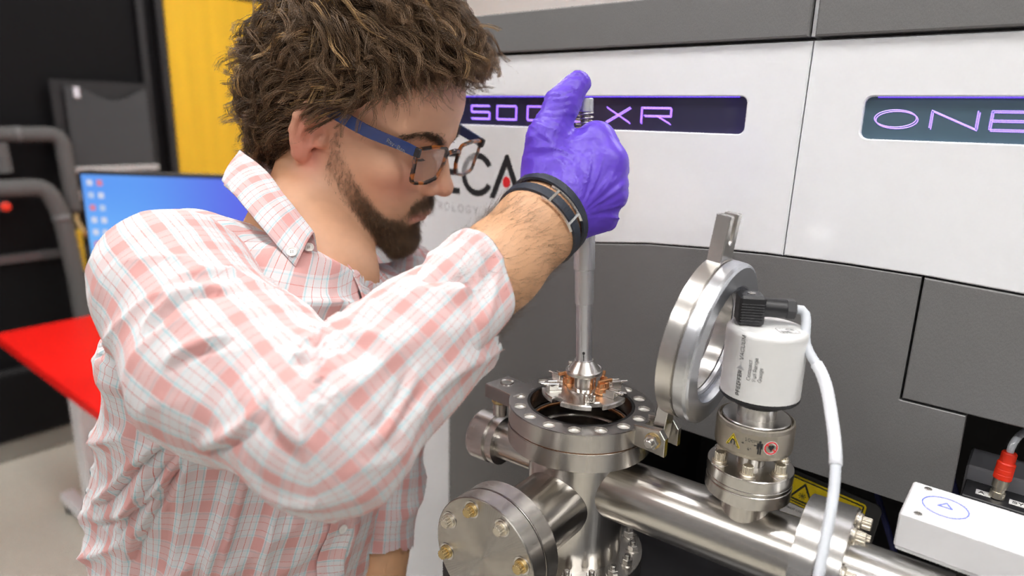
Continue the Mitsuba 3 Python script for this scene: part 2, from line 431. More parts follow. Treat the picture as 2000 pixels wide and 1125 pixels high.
for ch in 'SCIENCE & METROLOGY SOLUTIONS':
    if ch == ' ':
        x += 0.0075
        continue
    g = txt(ch, 0.0118, 0.0004)
    w = g.bounds[1][0]
    add(I + '__small_letter', tf(g, frame((x, 0.0002, 1.3615), (0, -1, 0), (1, 0, 0))), INK_GREY)
    x += w + 0.0042
# a round hole left in the seam, and cables in the bay
CAB_D = mat('bay_cable', pr((0.02, 0.025, 0.11), 0.4))
for i, pts in enumerate([[(0.10, 0.16, 1.15), (0.12, 0.14, 1.05), (0.19, 0.15, 0.95), (0.24, 0.18, 0.80)], [(0.215, 0.17, 1.15), (0.24, 0.12, 1.09), (0.272, 0.10, 1.03), (0.28, 0.13, 0.90)], [(0.33, 0.1, 1.135), (0.38, 0.09, 1.19), (0.45, 0.11, 1.22), (0.56, 0.13, 1.20)][:0] or [(0.30, 0.2, 1.15), (0.32, 0.17, 1.08), (0.36, 0.16, 1.02), (0.42, 0.18, 0.85)]]):
    c = name_of('bay_cable')
    add(c, tube(spline(pts, 30), 0.0035, 8), CAB_D, True)
    tag(c, ['dark blue cable hanging in the black bay behind the hinge', 'dark blue cable hanging in the black bay beside the yellow warning plate', 'dark blue cable in the black bay behind the white control box'][i], 'cable')
# warning plate
W = tag('warning_plate', 'yellow and white laser warning label on the plate behind the vacuum tube', 'warning label')
wm = frame((0.205, 0.0395, 1.0815), (0, -1, 0), (1, 0, -0.10))
tag(add(W + '__backing', prism(rrect(0.105, 0.078, 0.01, 0.004, -0.012), 0.003, 0.0005, frame((0.205, 0.0435, 1.0815), (0, -1, 0), (1, 0, -0.10))), mat('plate_dark', pr((0.05, 0.05, 0.05), 0.4))), 'dark rounded plate')
yel = rrect(0.084, 0.036, 0.004, 0, 0.004)
tag(add(W + '__yellow_field', prism(yel, 0.0005, 0, wm), YELLOW_L), 'yellow field')
add(W + '__black_border', prism(yel.buffer(-0.0022).difference(yel.buffer(-0.0036)), 0.0004, 0, frame(wm[:3, 3] + [0, -0.0005, 0], (0, -1, 0), (1, 0, -0.1))), INK)
wf = frame(wm[:3, 3] + [0, -0.0005, 0], (0, -1, 0), (1, 0, -0.1))
tri = sg.Polygon([(-0.036, -0.008), (-0.009, -0.008), (-0.0225, 0.0155)])
add(W + '__hazard_sign', prism(tri.buffer(0.0008).difference(tri.buffer(-0.0014)).union(affinity.translate(star_poly(0.0009, 0.0042, 8), -0.0225, -0.0005)), 0.0004, 0, wf), INK)
add(W + '__lettering', txt('CAUTION', 0.005, 0.0004, wf @ frame((0.0, 0.006, 0), (0, 0, 1))), INK)
add(W + '__lettering', txt('LASER RADIATION', 0.0032, 0.0004, wf @ frame((0.0, -0.001, 0), (0, 0, 1))), INK)
tag(add(W + '__white_field', prism(rrect(0.084, 0.020, 0.002, 0, -0.0255), 0.0005, 0, wm), LABEL_W), 'white field below')
add(W + '__lettering', txt('SHUT OFF BEFORE OPENING', 0.0026, 0.0004, wf @ frame((-0.036, -0.0225, 0), (0, 0, 1))), INK)


# ------------------------------------------------------------------ vacuum chamber
C0 = np.array([0.0, -0.16, 1.211])
ZU = np.array([0, 0, 1.0])
V = tag('vacuum_chamber', 'stainless steel vacuum chamber with open top flange and bolted side ports', 'vacuum chamber')
m0 = frame(C0, ZU)
NB = 16


def flange_ring(r, r_in, z0, z1, holes=None):
    """Washer shape with drilled bolt holes, as a manifold mesh."""
    s = m3.CrossSection.circle(r - 0.0006, 128) - m3.CrossSection.circle(r_in + 0.0006, 128)
    s2 = m3.CrossSection.circle(r, 128) - m3.CrossSection.circle(r_in, 128)
    c = 0.0006
    b = m3.Manifold.extrude(s2, z1 - z0 - 2 * c).translate([0, 0, z0 + c]) + m3.Manifold.extrude(s, z1 - z0).translate([0, 0, z0])
    for (x, y, rr, za) in holes or []:
        b = b - m3.Manifold.cylinder(z1 - za + 0.001, rr, rr, 28).translate([x, y, za])
    me = b.to_mesh()
    return trimesh.Trimesh(me.vert_properties[:, :3], me.tri_verts, process=False)


hole_a = [math.radians(-90 + 6 + 22.5 * i) for i in range(NB)]
BC = 0.0655
top = flange_ring(0.076, 0.0535, -0.0196, 0.0, [(BC * math.cos(a), BC * math.sin(a), 0.0067, -0.0045) for a in hole_a])
STEEL_TOP = mat('steel_top', metal((0.42, 0.405, 0.395), 0.07))
CUP = mat('bolt_cup', pr((0.86, 0.84, 0.78), 0.35, metallic=0.45))
SEAL = mat('seal_dark', metal((0.10, 0.10, 0.10), 0.1))


def add_uv_flange(key, mesh, bsdf, m):
    """Flat faces of a turned ring in one part, its rim brushed round the axis in a sub-part-free mesh."""
    return add(key, tf(mesh, m), bsdf, 35)


fk = add_uv_flange(V + '__top_flange', top, STEEL_TOP, m0)
for a in hole_a:
    o = C0 + [BC * math.cos(a), BC * math.sin(a), -0.0044]
    addl(fk + '__bolt_cup', [(0.0, 0.0018), (0.0030, 0.0018), (0.0036, 0.0010), (0.0044, 0.0010), (0.0062, 0.0024), (0.0065, 0.0022), (0.0065, 0.0)][::-1], CUP, frame(o, ZU), 24)
addl(fk + '__seal_groove', [(0.0535, 0.0003), (0.0562, 0.0003), (0.0566, 0.0001)][::-1], SEAL, m0, 96)
addl(fk + '__rim_band', [(0.0762, -0.0188), (0.0762, -0.0008)], STEEL_B, m0, 128)
lf = flange_ring(0.076, 0.052, -0.0402, -0.0206)
f2 = add_uv_flange(V + '__lower_flange', lf, STEEL, m0)
addl(f2 + '__rim_band', [(0.0762, -0.0394), (0.0762, -0.0214)], STEEL_B, m0, 128)
tag(addl(V + '__copper_gasket', [(0.0738, -0.0208), (0.0738, -0.0194)], COPPER, m0, 96), 'thin copper gasket edge between the flanges')
HB = 0.168                                    # depth of the base flange below the top
D1 = np.array([math.cos(0.06), math.sin(0.06), 0])
HT = 0.083
DB = np.array([0.03, -1.0, 0]) / math.hypot(0.03, 1)
HF = 0.100


def fuse(*ms):
    a = ms[0]
    for b in ms[1:]:
        a = a + b
    return a


def cyl(o, d, r, L, n=96):
    m = frame(o, d)
    return m3.Manifold.cylinder(L, r, r, n).transform(m[:3, :4])


# the tubes are welded into one hollow body
outer = cyl(C0 - [0, 0, HB + 0.002], ZU, 0.052, HB - 0.037) + cyl(C0 - [0, 0, HT], D1, 0.0325, 0.236, 72) + cyl(C0 - [0, 0, HF], DB, 0.037, 0.140, 72) + cyl(C0 - [0, 0, 0.077], -D1, 0.0205, 0.115, 48)
inner = cyl(C0 - [0, 0, HB - 0.001], ZU, 0.0495, HB + 0.02) + cyl(C0 - [0, 0, HT], D1, 0.030, 0.233, 48) + cyl(C0 - [0, 0, HF], DB, 0.0345, 0.137, 48)
body = (outer - inner).to_mesh()
body = trimesh.Trimesh(body.vert_properties[:, :3], body.tri_verts, process=False)
add(V + '__body', body, STEEL, 30)
tag(addl(V + '__inner_ring', [(0.0518, -0.0255), (0.0508, -0.0250), (0.0508, -0.0228), (0.0518, -0.0224)], COPPER, m0, 72), 'copper ring inside the open throat')
# base flange with studs and nuts
bf = add(V + '__base_flange', tf(flange_ring(0.076, 0.03, -HB - 0.020, -HB), m0), STEEL, 35)
for i in range(NB):
    a = math.radians(-90 + 6 + 22.5 * i)
    nut(V + '__nut', C0 + [0.0655 * math.cos(a), 0.0655 * math.sin(a), -HB + 0.001], ZU, 1.0, 0.0045)
# long tube's flange pair and the tube beyond it
OT = C0 - [0, 0, HT]
mt = frame(OT + D1 * 0.230, D1)
BR_T = mat('steel_bright', metal((0.78, 0.77, 0.75), 0.05, 0.16))
for z0, z1 in ((0.0, 0.0185), (0.0192, 0.0377)):
    k_ = add(V + '__tube_flange', tf(flange_ring(0.057, 0.031, z0, z1), mt), STEEL, 35)
    addl(k_ + '__rim_band', [(0.0572, z0 + 0.0008), (0.0572, z1 - 0.0008)], BR_T, mt, 128)
addl(V + '__end_tube', [(0.029, 0.0377), (0.0315, 0.0377), (0.0315, 0.112), (0.029, 0.112)], BR_T, mt, 64)
for i in range(8):
    a = math.radians(22.5 + 45 * i - 8)
    bolt12(V + '__tube_bolt', OT + D1 * 0.2677 + 0.0462 * (math.cos(a) * mt[:3, 0] + math.sin(a) * mt[:3, 1]), D1, GOLD_STEEL, 1.15, STEEL, 0.0095)
# front port with its blank flange
OF = C0 - [0, 0, HF]
mf = frame(OF + DB * 0.1195, DB, (1, 0, 0))
for nm, z0, z1, ri in (('port_flange', 0.0, 0.0185, 0.036), ('blank_flange', 0.0192, 0.0377, 0.0)):
    if ri:
        k_ = add(V + '__' + nm, tf(flange_ring(0.0575, ri, z0, z1), mf), STEEL, 35)
    else:
        k_ = V + '__' + nm
        v, f, uv = lathe(chprof(0.0575, z0, z1, 0.0008)[:-1] + [(0.0004, z1)], 128, mf)
        add(k_, (v, f), mat('steel_turned', metal((0.52, 0.49, 0.45), 0.07, 0.27)), True, uv=uv)
    addl(k_ + '__rim_band', [(0.0577, z0 + 0.001), (0.0577, z1 - 0.001)], STEEL_B, mf, 128)
for i in range(8):
    a = math.radians(17 + 45 * i)
    o = OF + DB * (0.1195 + 0.0377) + 0.0462 * (math.cos(a) * mf[:3, 0] + math.sin(a) * mf[:3, 1])
    bolt12(V + '__port_bolt', o, DB, GOLD_STEEL if i % 2 else BRASS, 1.0, STEEL, 0.0088)
    add(V + '__bolt_end', tube(np.array([o - DB * 0.038, o - DB * 0.0415, o - DB * 0.0425]), [0.0032, 0.0032, 0.0022], 12), BRASS, True)
# small closed port at the back left
ml = frame(C0 - [0, 0, 0.077] - D1 * 0.098, -D1)
add(V + '__side_port', lathe([(0.0, 0.0), (0.0285, 0.0), (0.0285, 0.008), (0.0262, 0.010), (0.0262, 0.0125), (0.0295, 0.0125), (0.0295, 0.034), (0.0282, 0.036), (0.0, 0.036)], 72, ml)[:2], STEEL_P, 30)
add(V + '__side_port__set_screw', tube(np.array([ml[:3, 3] - D1 * 0.028 + 0.0292 * (-ml[:3, 1] * 0 + np.array([0.1, -0.75, 0.6]) / 1.0), ml[:3, 3] - D1 * 0.028 + 0.0305 * np.array([0.1, -0.75, 0.6])]), 0.0022, 12), STEEL_D)
# latch block with its thumbscrew
mb = frame((-0.0830, -0.176, 1.203), ZU, (0.94, -0.10, 0))
bk = add(V + '__latch_block', tf(box(0.046, 0.036, 0.016, 0.0008), mb), STEEL_TOP, False)
addl(V + '__latch_block__bushing', [(0.0, 0.0004), (0.0058, 0.0004), (0.0075, 0.0012), (0.0078, 0.0)][::-1], STEEL_M, mb @ frame((-0.008, 0.002, 0.0082), ZU), 24)
tk = tag('thumbscrew', 'knurled steel thumbscrew with a brass collar under the latch block of the chamber', 'screw')
addl(tk + '__collar', [(0.0, 0), (0.0095, 0), (0.0095, 0.003), (0.0075, 0.006), (0.0, 0.006)][::-1], BRASS, mb @ frame((-0.012, -0.004, -0.0141), ZU), 32)
addl(tk + '__knob', [(0.0, 0), (0.0066, 0), (0.0078, 0.001), (0.0078, 0.015), (0.006, 0.0165), (0.0, 0.0165)][::-1], STEEL, mb @ frame((-0.012, -0.004, -0.0309), ZU), 32)
# hinge: clevis on the flange, pin bolt and nut
AZ = 0.03
HX = np.array([math.cos(AZ), math.sin(AZ), 0])     # radial direction of the hinge
HY = np.array([-math.sin(AZ), math.cos(AZ), 0])    # along the hinge pin
HP = C0 + HX * 0.093 + [0, 0, -0.006]              # middle of the pin
mh = np.eye(4)
mh[:3, 0], mh[:3, 1], mh[:3, 2], mh[:3, 3] = HX, HY, ZU, HP
for s_ in (-1, 1):
    add(V + '__hinge_clevis', tf(prism([(-0.021, -0.011), (0.012, -0.014), (0.012, 0.004), (0.006, 0.012), (-0.021, 0.010)], 0.007, 0.0007), mh @ frame((0, s_ * 0.015 + 0.0035, 0), (0, -1, 0), (1, 0, 0))), STEEL, False)
hb = V + '__hinge_pin'
add(hb, tube(np.array([HP - HY * 0.024, HP + HY * 0.022]), 0.004, 16), STEEL_P, True)
addl(hb + '__brass_washer', [(0, 0), (0.0080, 0), (0.0080, 0.0012), (0, 0.0012)][::-1], BRASS, frame(HP - HY * 0.0186, -HY), 24)
hx = sg.Polygon([(0.0072 * math.cos(a), 0.0072 * math.sin(a)) for a in np.arange(6) * np.pi / 3])
add(hb + '__nut', prism(hx, 0.0055, 0.0008, frame(HP - HY * 0.0198, -HY)), STEEL_M)
addl(hb + '__stud', [(0.0042, 0), (0.0042, 0.004), (0.0034, 0.0046), (0, 0.0046)], STEEL, frame(HP - HY * 0.0250, -HY), 24)

# ------------------------------------------------------------------ viewport lid, swung open
LT = 0.12
LN = HX * math.cos(LT) - ZU * math.sin(LT)         # outer face looks right and a little down
LU = HX * math.sin(LT) + ZU * math.cos(LT)         # from the hinge towards the latch fork
LC = np.array([0.1325, -0.1610, 1.3120])
mlid = np.eye(4)
mlid[:3, 0], mlid[:3, 1], mlid[:3, 2], mlid[:3, 3] = LU, np.cross(LN, LU), LN, LC
L = tag('viewport_lid', 'round hinged steel lid with a glass window, swung open above the chamber', 'lid')
RL = 0.0745
k_ = add(L + '__steel_ring', tf(flange_ring(RL, 0.049, -0.0145, -0.0004), mlid), STEEL_P, 35)
addl(k_ + '__rim_band', [(RL + 0.0002, -0.0138), (RL + 0.0002, -0.0012)], STEEL_P, mlid, 128)
al = [(0.0475, 0.0012), (RL - 0.0006, 0.0012), (RL, 0.0018), (RL, 0.0105), (RL - 0.0010, 0.0132), (RL - 0.0035, 0.0146), (0.0550, 0.0150), (0.0540, 0.0142), (0.0540, 0.0065), (0.0500, 0.0065), (0.0475, 0.0045), (0.0475, 0.0012)]
add(L + '__window_ring', lathe(al, 128, mlid)[:2], mat('alu_polished', metal((0.74, 0.76, 0.80), 0.10)), 50)
add(L + '__gap_ring', lathe([(0.049, -0.0004), (RL - 0.002, -0.0004), (RL - 0.002, 0.0012), (0.049, 0.0012)], 96, mlid)[:2], STEEL_D, 40)
add(L + '__glass', lathe([(0.0005, 0.0062), (0.0535, 0.0062)], 64, mlid)[:2], GLASS)
fork = sg.box(-0.0135, 0, 0.0135, 0.041).difference(sg.box(-0.0045, 0.020, 0.0045, 0.05).union(sg.Point(0, 0.020).buffer(0.0045)))
add(L + '__latch_fork', tf(prism(fork, 0.0125, 0.0008), mlid @ frame((RL - 0.0020, 0, -0.0138), (0, 0, 1), (0, 1, 0)) @ np.diag([1, -1, 1, 1.0])), STEEL_P, False)
lug = (LC - HP) @ LU
mlug = mlid @ frame((-RL + 0.003, 0, -0.009), (0, 0, 1), (1, 0, 0))
add(L + '__hinge_lug', box(float(lug - RL + 0.012), 0.0180, 0.012, 0.0008, frame(HP + LU * (lug - RL) / 2 - LN * 0.001, LN, LU)), STEEL_P)

# ------------------------------------------------------------------ pressure gauge on its stub
G0 = np.array([0.1777, -0.1493, 0.0])
G = tag('pressure_gauge', 'white cylindrical vacuum pressure gauge standing on a bolted steel flange', 'gauge')
mg = frame(G0, ZU)
stub = (cyl(G0 + [0, 0, 1.128], ZU, 0.0213, 0.05, 64) - cyl(OT, D1, 0.0326, 0.30, 96)).to_mesh()
add(V + '__gauge_stub', trimesh.Trimesh(stub.vert_properties[:, :3], stub.tri_verts, process=False), STEEL, 30)
for nm, z0, z1 in ((V + '__gauge_port_flange', 1.1762, 1.1885), (G + '__flange', 1.1925, 1.2040)):
    k_ = add(nm, lathe(chprof(0.0372, z0, z1, 0.0006, 0.010), 96, mg)[:2], STEEL, 30)
    addl(k_ + '__rim_band', [(0.0374, z0 + 0.0008), (0.0374, z1 - 0.0008)], STEEL_P, mg, 96)
add(G + '__clamp_ring', lathe(chprof(0.0369, 1.1888, 1.1922, 0.0004, 0.02), 96, mg)[:2], STEEL, 30)
for i in range(6):
    a = math.radians(-75 + 60 * i)
    bolt12(G + '__bolt', G0 + [0.0293 * math.cos(a), 0.0293 * math.sin(a), 1.2040], ZU, GOLD_STEEL, 1.0, STEEL, 0.0105)
add(G + '__neck', lathe([(0.0125, 1.2042), (0.0125, 1.222)], 48, mg)[:2], STEEL_P, True)
MAGC = mat('magnet_steel', metal((0.56, 0.51, 0.43), 0.19))
add(G + '__magnet_housing', lathe([(0.0, 1.2205), (0.0300, 1.2205), (0.0326, 1.2222), (0.0334, 1.2250), (0.0334, 1.2450), (0.0326, 1.2482), (0.0312, 1.2490), (0.0304, 1.2478), (0.0302, 1.2455), (0.0, 1.2455)], 96, mg)[:2], MAGC, 40)
add(G + '__magnet_housing__top_disc', lathe([(0.0292, 1.2455), (0.0292, 1.2492), (0.0284, 1.2500), (0.0, 1.2500)], 72, mg)[:2], STEEL, 30)
add(G + '__upper_neck', lathe([(0.0165, 1.2500), (0.0165, 1.2640)], 48, mg)[:2], STEEL_P, True)
add(G + '__base_ring', lathe([(0.012, 1.2625), (0.0225, 1.2630), (0.0245, 1.2665), (0.0325, 1.2690), (0.0338, 1.2705), (0.0338, 1.2722), (0.030, 1.2726)], 72, mg)[:2], BLACK, 40)
gr, gz0, gz1 = 0.0335, 1.2726, 1.3330
prof = [(0.0, gz0), (gr, gz0 + 0.0002), (gr, gz1 - 0.0052)] + [(gr - 0.0052 + 0.0052 * math.cos(a), gz1 - 0.0052 + 0.0052 * math.sin(a)) for a in np.linspace(0.15, np.pi / 2, 7)] + [(0.0, gz1)]
add(G + '__housing', lathe(prof, 96, mg)[:2], CREAM, 40)


def wrap(mesh, r, ang, z, c=G0, turn=0.0):
    """Bends flat lettering (x right, y up, z out) round a vertical cylinder, its origin at angle ang; turn rotates it in the surface first."""
    v = np.array(mesh.vertices)
    ct, st = math.cos(turn), math.sin(turn)
    x, y = v[:, 0] * ct - v[:, 1] * st, v[:, 0] * st + v[:, 1] * ct
    a = ang + x / r
    rr = r + 0.00015 + v[:, 2]
    return trimesh.Trimesh(np.c_[c[0] + rr * np.cos(a), c[1] + rr * np.sin(a), z + y], mesh.faces, process=False)


AC = math.atan2(CAM[1] - G0[1], CAM[0] - G0[0])     # side that faces into the room, towards the bench
UPT = math.pi / 2
for s, h, da, z, b in (('PFEIFFER', 0.0036, -0.48, 1.2765, True), ('VACUUM', 0.0036, -0.48, 1.3085, False), ('Compact', 0.0031, -0.25, 1.2925, False), ('Full Range', 0.0031, -0.115, 1.2925, False), ('Gauge', 0.0031, 0.02, 1.2925, False)):
    add(G + '__lettering', wrap(txt(s, h, 0.0001, None, b), gr, AC + da, z, G0, UPT), INK)
arrow = prism([(0, 0), (0.0035, 0.0042), (0.0, 0.0028), (-0.0035, 0.0042)][::-1], 0.0001)
add(G + '__lettering', wrap(prism(sg.Polygon([(-0.004, 0.0), (0.004, 0.0), (0.0006, 0.0032), (0, 0.007), (-0.0006, 0.0032)]), 0.0001), gr, AC - 0.535, 1.3002, G0), INK_GREY)
# warning marks printed on the magnet housing
rm = 0.0334
tri = sg.Polygon([(-0.0062, -0.0048), (0.0062, -0.0048), (0, 0.0062)])
K = G + '__magnet_housing'
add(K + '__yellow_sign', wrap(prism(tri.buffer(0.0005), 0.0001), rm, AC - 0.50, 1.2350), YELLOW_L)
add(K + '__sign_border', wrap(prism(tri.difference(tri.buffer(-0.0006)), 0.0002), rm, AC - 0.50, 1.2350), INK)
hs = sg.LineString([(-0.0016, -0.003), (-0.0016, -0.0002), (-0.0008, 0.0012), (0.0008, 0.0012), (0.0016, -0.0002), (0.0016, -0.003)]).buffer(0.0005)
add(K + '__magnet_symbol', wrap(prism(hs, 0.0002), rm, AC - 0.50, 1.2350), INK)
add(K + '__lettering', wrap(txt('10cm', 0.0030, 0.0001), rm, AC - 0.21, 1.2385), INK)
add(K + '__lettering', wrap(txt('4"', 0.0026, 0.0001), rm, AC - 0.13, 1.2305), INK)
arr = sg.box(-0.0048, -0.00015, 0.0048, 0.00015).union(sg.Polygon([(-0.0066, 0), (-0.0044, 0.0009), (-0.0044, -0.0009)])).union(sg.Polygon([(0.0066, 0), (0.0044, 0.0009), (0.0044, -0.0009)]))
add(K + '__arrow', wrap(prism(arr, 0.0001), rm, AC - 0.09, 1.2362), INK)
man = sg.Point(0, 0.0052).buffer(0.0011).union(sg.box(-0.0019, 0.0012, 0.0019, 0.0038).buffer(0.0003)).union(sg.box(-0.0024, -0.0012, -0.0015, 0.0036)).union(sg.box(0.0015, -0.0012, 0.0024, 0.0036)).union(sg.box(-0.0015, -0.0062, -0.0002, 0.0014)).union(sg.box(0.0002, -0.0062, 0.0015, 0.0014))
add(K + '__figure', wrap(prism(man, 0.0001), rm, AC + 0.175, 1.2345), INK)
cc = sg.Point(0, 0).buffer(0.0058)
add(K + '__white_sign', wrap(prism(cc.buffer(0.0006), 0.0001), rm, AC + 0.46, 1.2348), LABEL_W)
heart = sg.Point(-0.0012, 0.0010).buffer(0.0015).union(sg.Point(0.0012, 0.0010).buffer(0.0015)).union(sg.Polygon([(-0.0026, 0.0007), (0.0026, 0.0007), (0, -0.003)]))
add(K + '__heart_symbol', wrap(prism(heart, 0.0002), rm, AC + 0.46, 1.2348), INK)
add(K + '__red_sign', wrap(prism(cc.difference(cc.buffer(-0.0011)).union(affinity.rotate(sg.box(-0.0052, -0.0006, 0.0052, 0.0006), -40, origin=(0, 0))), 0.0003), rm, AC + 0.46, 1.2348), RED_INK)
# type plate on top of the housing
pm = frame(G0 + [0.018, -0.004, gz1 + 0.0001], ZU, (0.74, 0.67, 0))
tag(add(G + '__type_plate', prism(rrect(0.017, 0.014, 0.001), 0.0002, 0, pm), LABEL_W), 'small printed type plate')
add(G + '__type_plate__print', cat(prism(rrect(0.0165, 0.0135, 0.001).difference(rrect(0.0160, 0.0130, 0.001)), 0.0003, 0, pm), txt('CE', 0.004, 0.0002, pm @ frame((-0.001, 0.0005, 0.0002), ZU)), *[prism(sg.box(-0.0065, -0.002 - 0.0012 * i, 0.0005 + 0.001 * (i % 3), -0.0016 - 0.0012 * i), 0.0003, 0, pm) for i in range(4)]), INK)

# ------------------------------------------------------------------ gauge cable with its plug
Q = tag('gauge_cable', 'pale grey cable with a square black plug on top of the white gauge', 'cable')
XP = np.array([0.86, 0.51, 0.0])                  # direction in which the gland leaves the plug
YP = np.array([-0.51, 0.86, 0.0])
pc = at(1462, 624, 0.573)
pc[2] = gz1 + 0.0135
mp_ = frame(pc, ZU, XP)
add(Q + '__plug', tf(box(0.0215, 0.0235, 0.026, 0.0022), mp_), BLACK)
for i in range(7):
    add(Q + '__plug__rib', tf(box(0.0190, 0.0010, 0.0009, 0.0002), mp_ @ frame((0, -0.0119, -0.0085 + 0.0024 * i), ZU)), BLACK)
addl(Q + '__plug__screw', [(0.0036, 0), (0.0036, 0.0006), (0.0030, 0.001), (0.0009, 0.001), (0.0008, 0.0004), (0, 0.0004)], STEEL_P, frame(pc + [0, 0, 0.0129], ZU), 20)
mgl = frame(pc + XP * 0.0105 + [0, 0, 0.0015], XP)
add(Q + '__gland', lathe([(0.0, 0), (0.0082, 0), (0.0082, 0.0185), (0.0076, 0.0190), (0, 0.0190)], 40, mgl)[:2], BLACK, 30)
add(Q + '__gland__nut', prism(sg.Polygon([(0.0090 * math.cos(a), 0.0090 * math.sin(a)) for a in np.arange(6) * np.pi / 3]), 0.0075, 0.001, mgl @ frame((0, 0, 0.0188), ZU)), BLACK)
ce = mgl[:3, 3] + XP * 0.0262
path = np.array([ce, ce + XP * 0.006 + [0, 0, -0.0004], at(1573, 664, 0.556), at(1601, 722, 0.543), at(1622, 800, 0.528), at(1632, 890, 0.51), at(1625, 985, 0.495), at(1606, 1085, 0.482), at(1588, 1200, 0.472), at(1578, 1300, 0.466), (0.232, -0.315, 0.93), (0.235, -0.20, 0.80), (0.24, 0.05, 0.72), (0.25, 0.30, 0.64)])
sp = spline(path, 200)
add(Q + '__cable', tube(sp, 0.0040, 14), PVC, True)
i0 = 9
tag(add(Q + '__sleeve', tube(sp[i0:i0 + 15], 0.0049, 14), mat('sleeve_white', pr((0.78, 0.80, 0.85), 0.4)), True), 'pale sleeve round the cable')

# ------------------------------------------------------------------ transfer rod and sample carousel
RB, RT_ = np.array([0.002, -0.158, 1.225]), np.array([-0.009, -0.168, 1.515])
RD = (RT_ - RB) / np.linalg.norm(RT_ - RB)


def rz(z):
    return (z - RB[2]) / RD[2]


mr = frame(RB, RD)
R = tag('transfer_rod', 'slim aluminium transfer rod with a sprung plunger held by the purple glove', 'tool')
add(R + '__head', lathe([(r, rz(z)) for r, z in [(0.0, 1.2440), (0.0180, 1.2440), (0.0192, 1.2452), (0.0192, 1.2480), (0.0182, 1.2492), (0.0170, 1.2486), (0.0098, 1.2585), (0.0098, 1.2590), (0, 1.2590)]], 64, mr)[:2], STEEL_P, 25)
add(R + '__head__screw', lathe([(0.0, 0.0065), (0.0018, 0.0065), (0.0021, 0.0060), (0.0021, 0.0042), (0.0012, 0.0042), (0.0012, 0.0)][::-1], 16, mr @ frame((-0.0145, -0.004, rz(1.2486)), ZU))[:2], STEEL_M, 30)
addl(R + '__shaft', [(r, rz(z)) for r, z in [(0.0082, 1.2588), (0.0082, 1.3195)]], mat('alu_brushed', metal((0.78, 0.79, 0.82), 0.10, 0.2)), mr, 48)
kv = mr @ frame((0.0082 * math.cos(-1.05), 0.0082 * math.sin(-1.05), 0), (math.cos(-1.05), math.sin(-1.05), 0), (0, 0, 1))
add(R + '__shaft__keyhole', prism(sg.Point(rz(1.2685), 0).buffer(0.0014).union(sg.box(rz(1.2600), -0.0005, rz(1.2690), 0.0005)), 0.0006, 0, kv @ frame((0, 0, -0.0003), ZU)), BLACK_M)
add(R + '__sleeve', lathe([(r, rz(z)) for r, z in [(0.0082, 1.3195), (0.0091, 1.3195), (0.0094, 1.3200), (0.0094, 1.3545), (0.0090, 1.3550)]], 48, mr)[:2], ALU, 30)
add(R + '__handle', lathe([(r, rz(z)) for r, z in [(0.0085, 1.3550), (0.0102, 1.3550), (0.0106, 1.3556), (0.0106, 1.4890), (0.0100, 1.4896), (0.0, 1.4896)]], 48, mr)[:2], ALU, 30)
tag(add(R + '__plunger', lathe([(r, rz(z)) for r, z in [(0.0040, 1.4890), (0.0040, 1.5070)]], 24, mr)[:2], STEEL_D, True), 'dark plunger stem')
a = np.linspace(0, 2 * np.pi * 4.2, 150)
add(R + '__spring', tube((mr @ np.c_[0.0078 * np.cos(a), 0.0078 * np.sin(a), np.linspace(rz(1.4896), rz(1.5066), 150), np.ones(150)].T).T[:, :3], 0.00085, 8), STEEL_P, True)
add(R + '__knob', lathe([(r, rz(z)) for r, z in [(0.0, 1.5068), (0.0080, 1.5068), (0.0083, 1.5074), (0.0083, 1.5185), (0.0077, 1.5192), (0, 1.5192)]], 40, mr)[:2], ALU, 30)

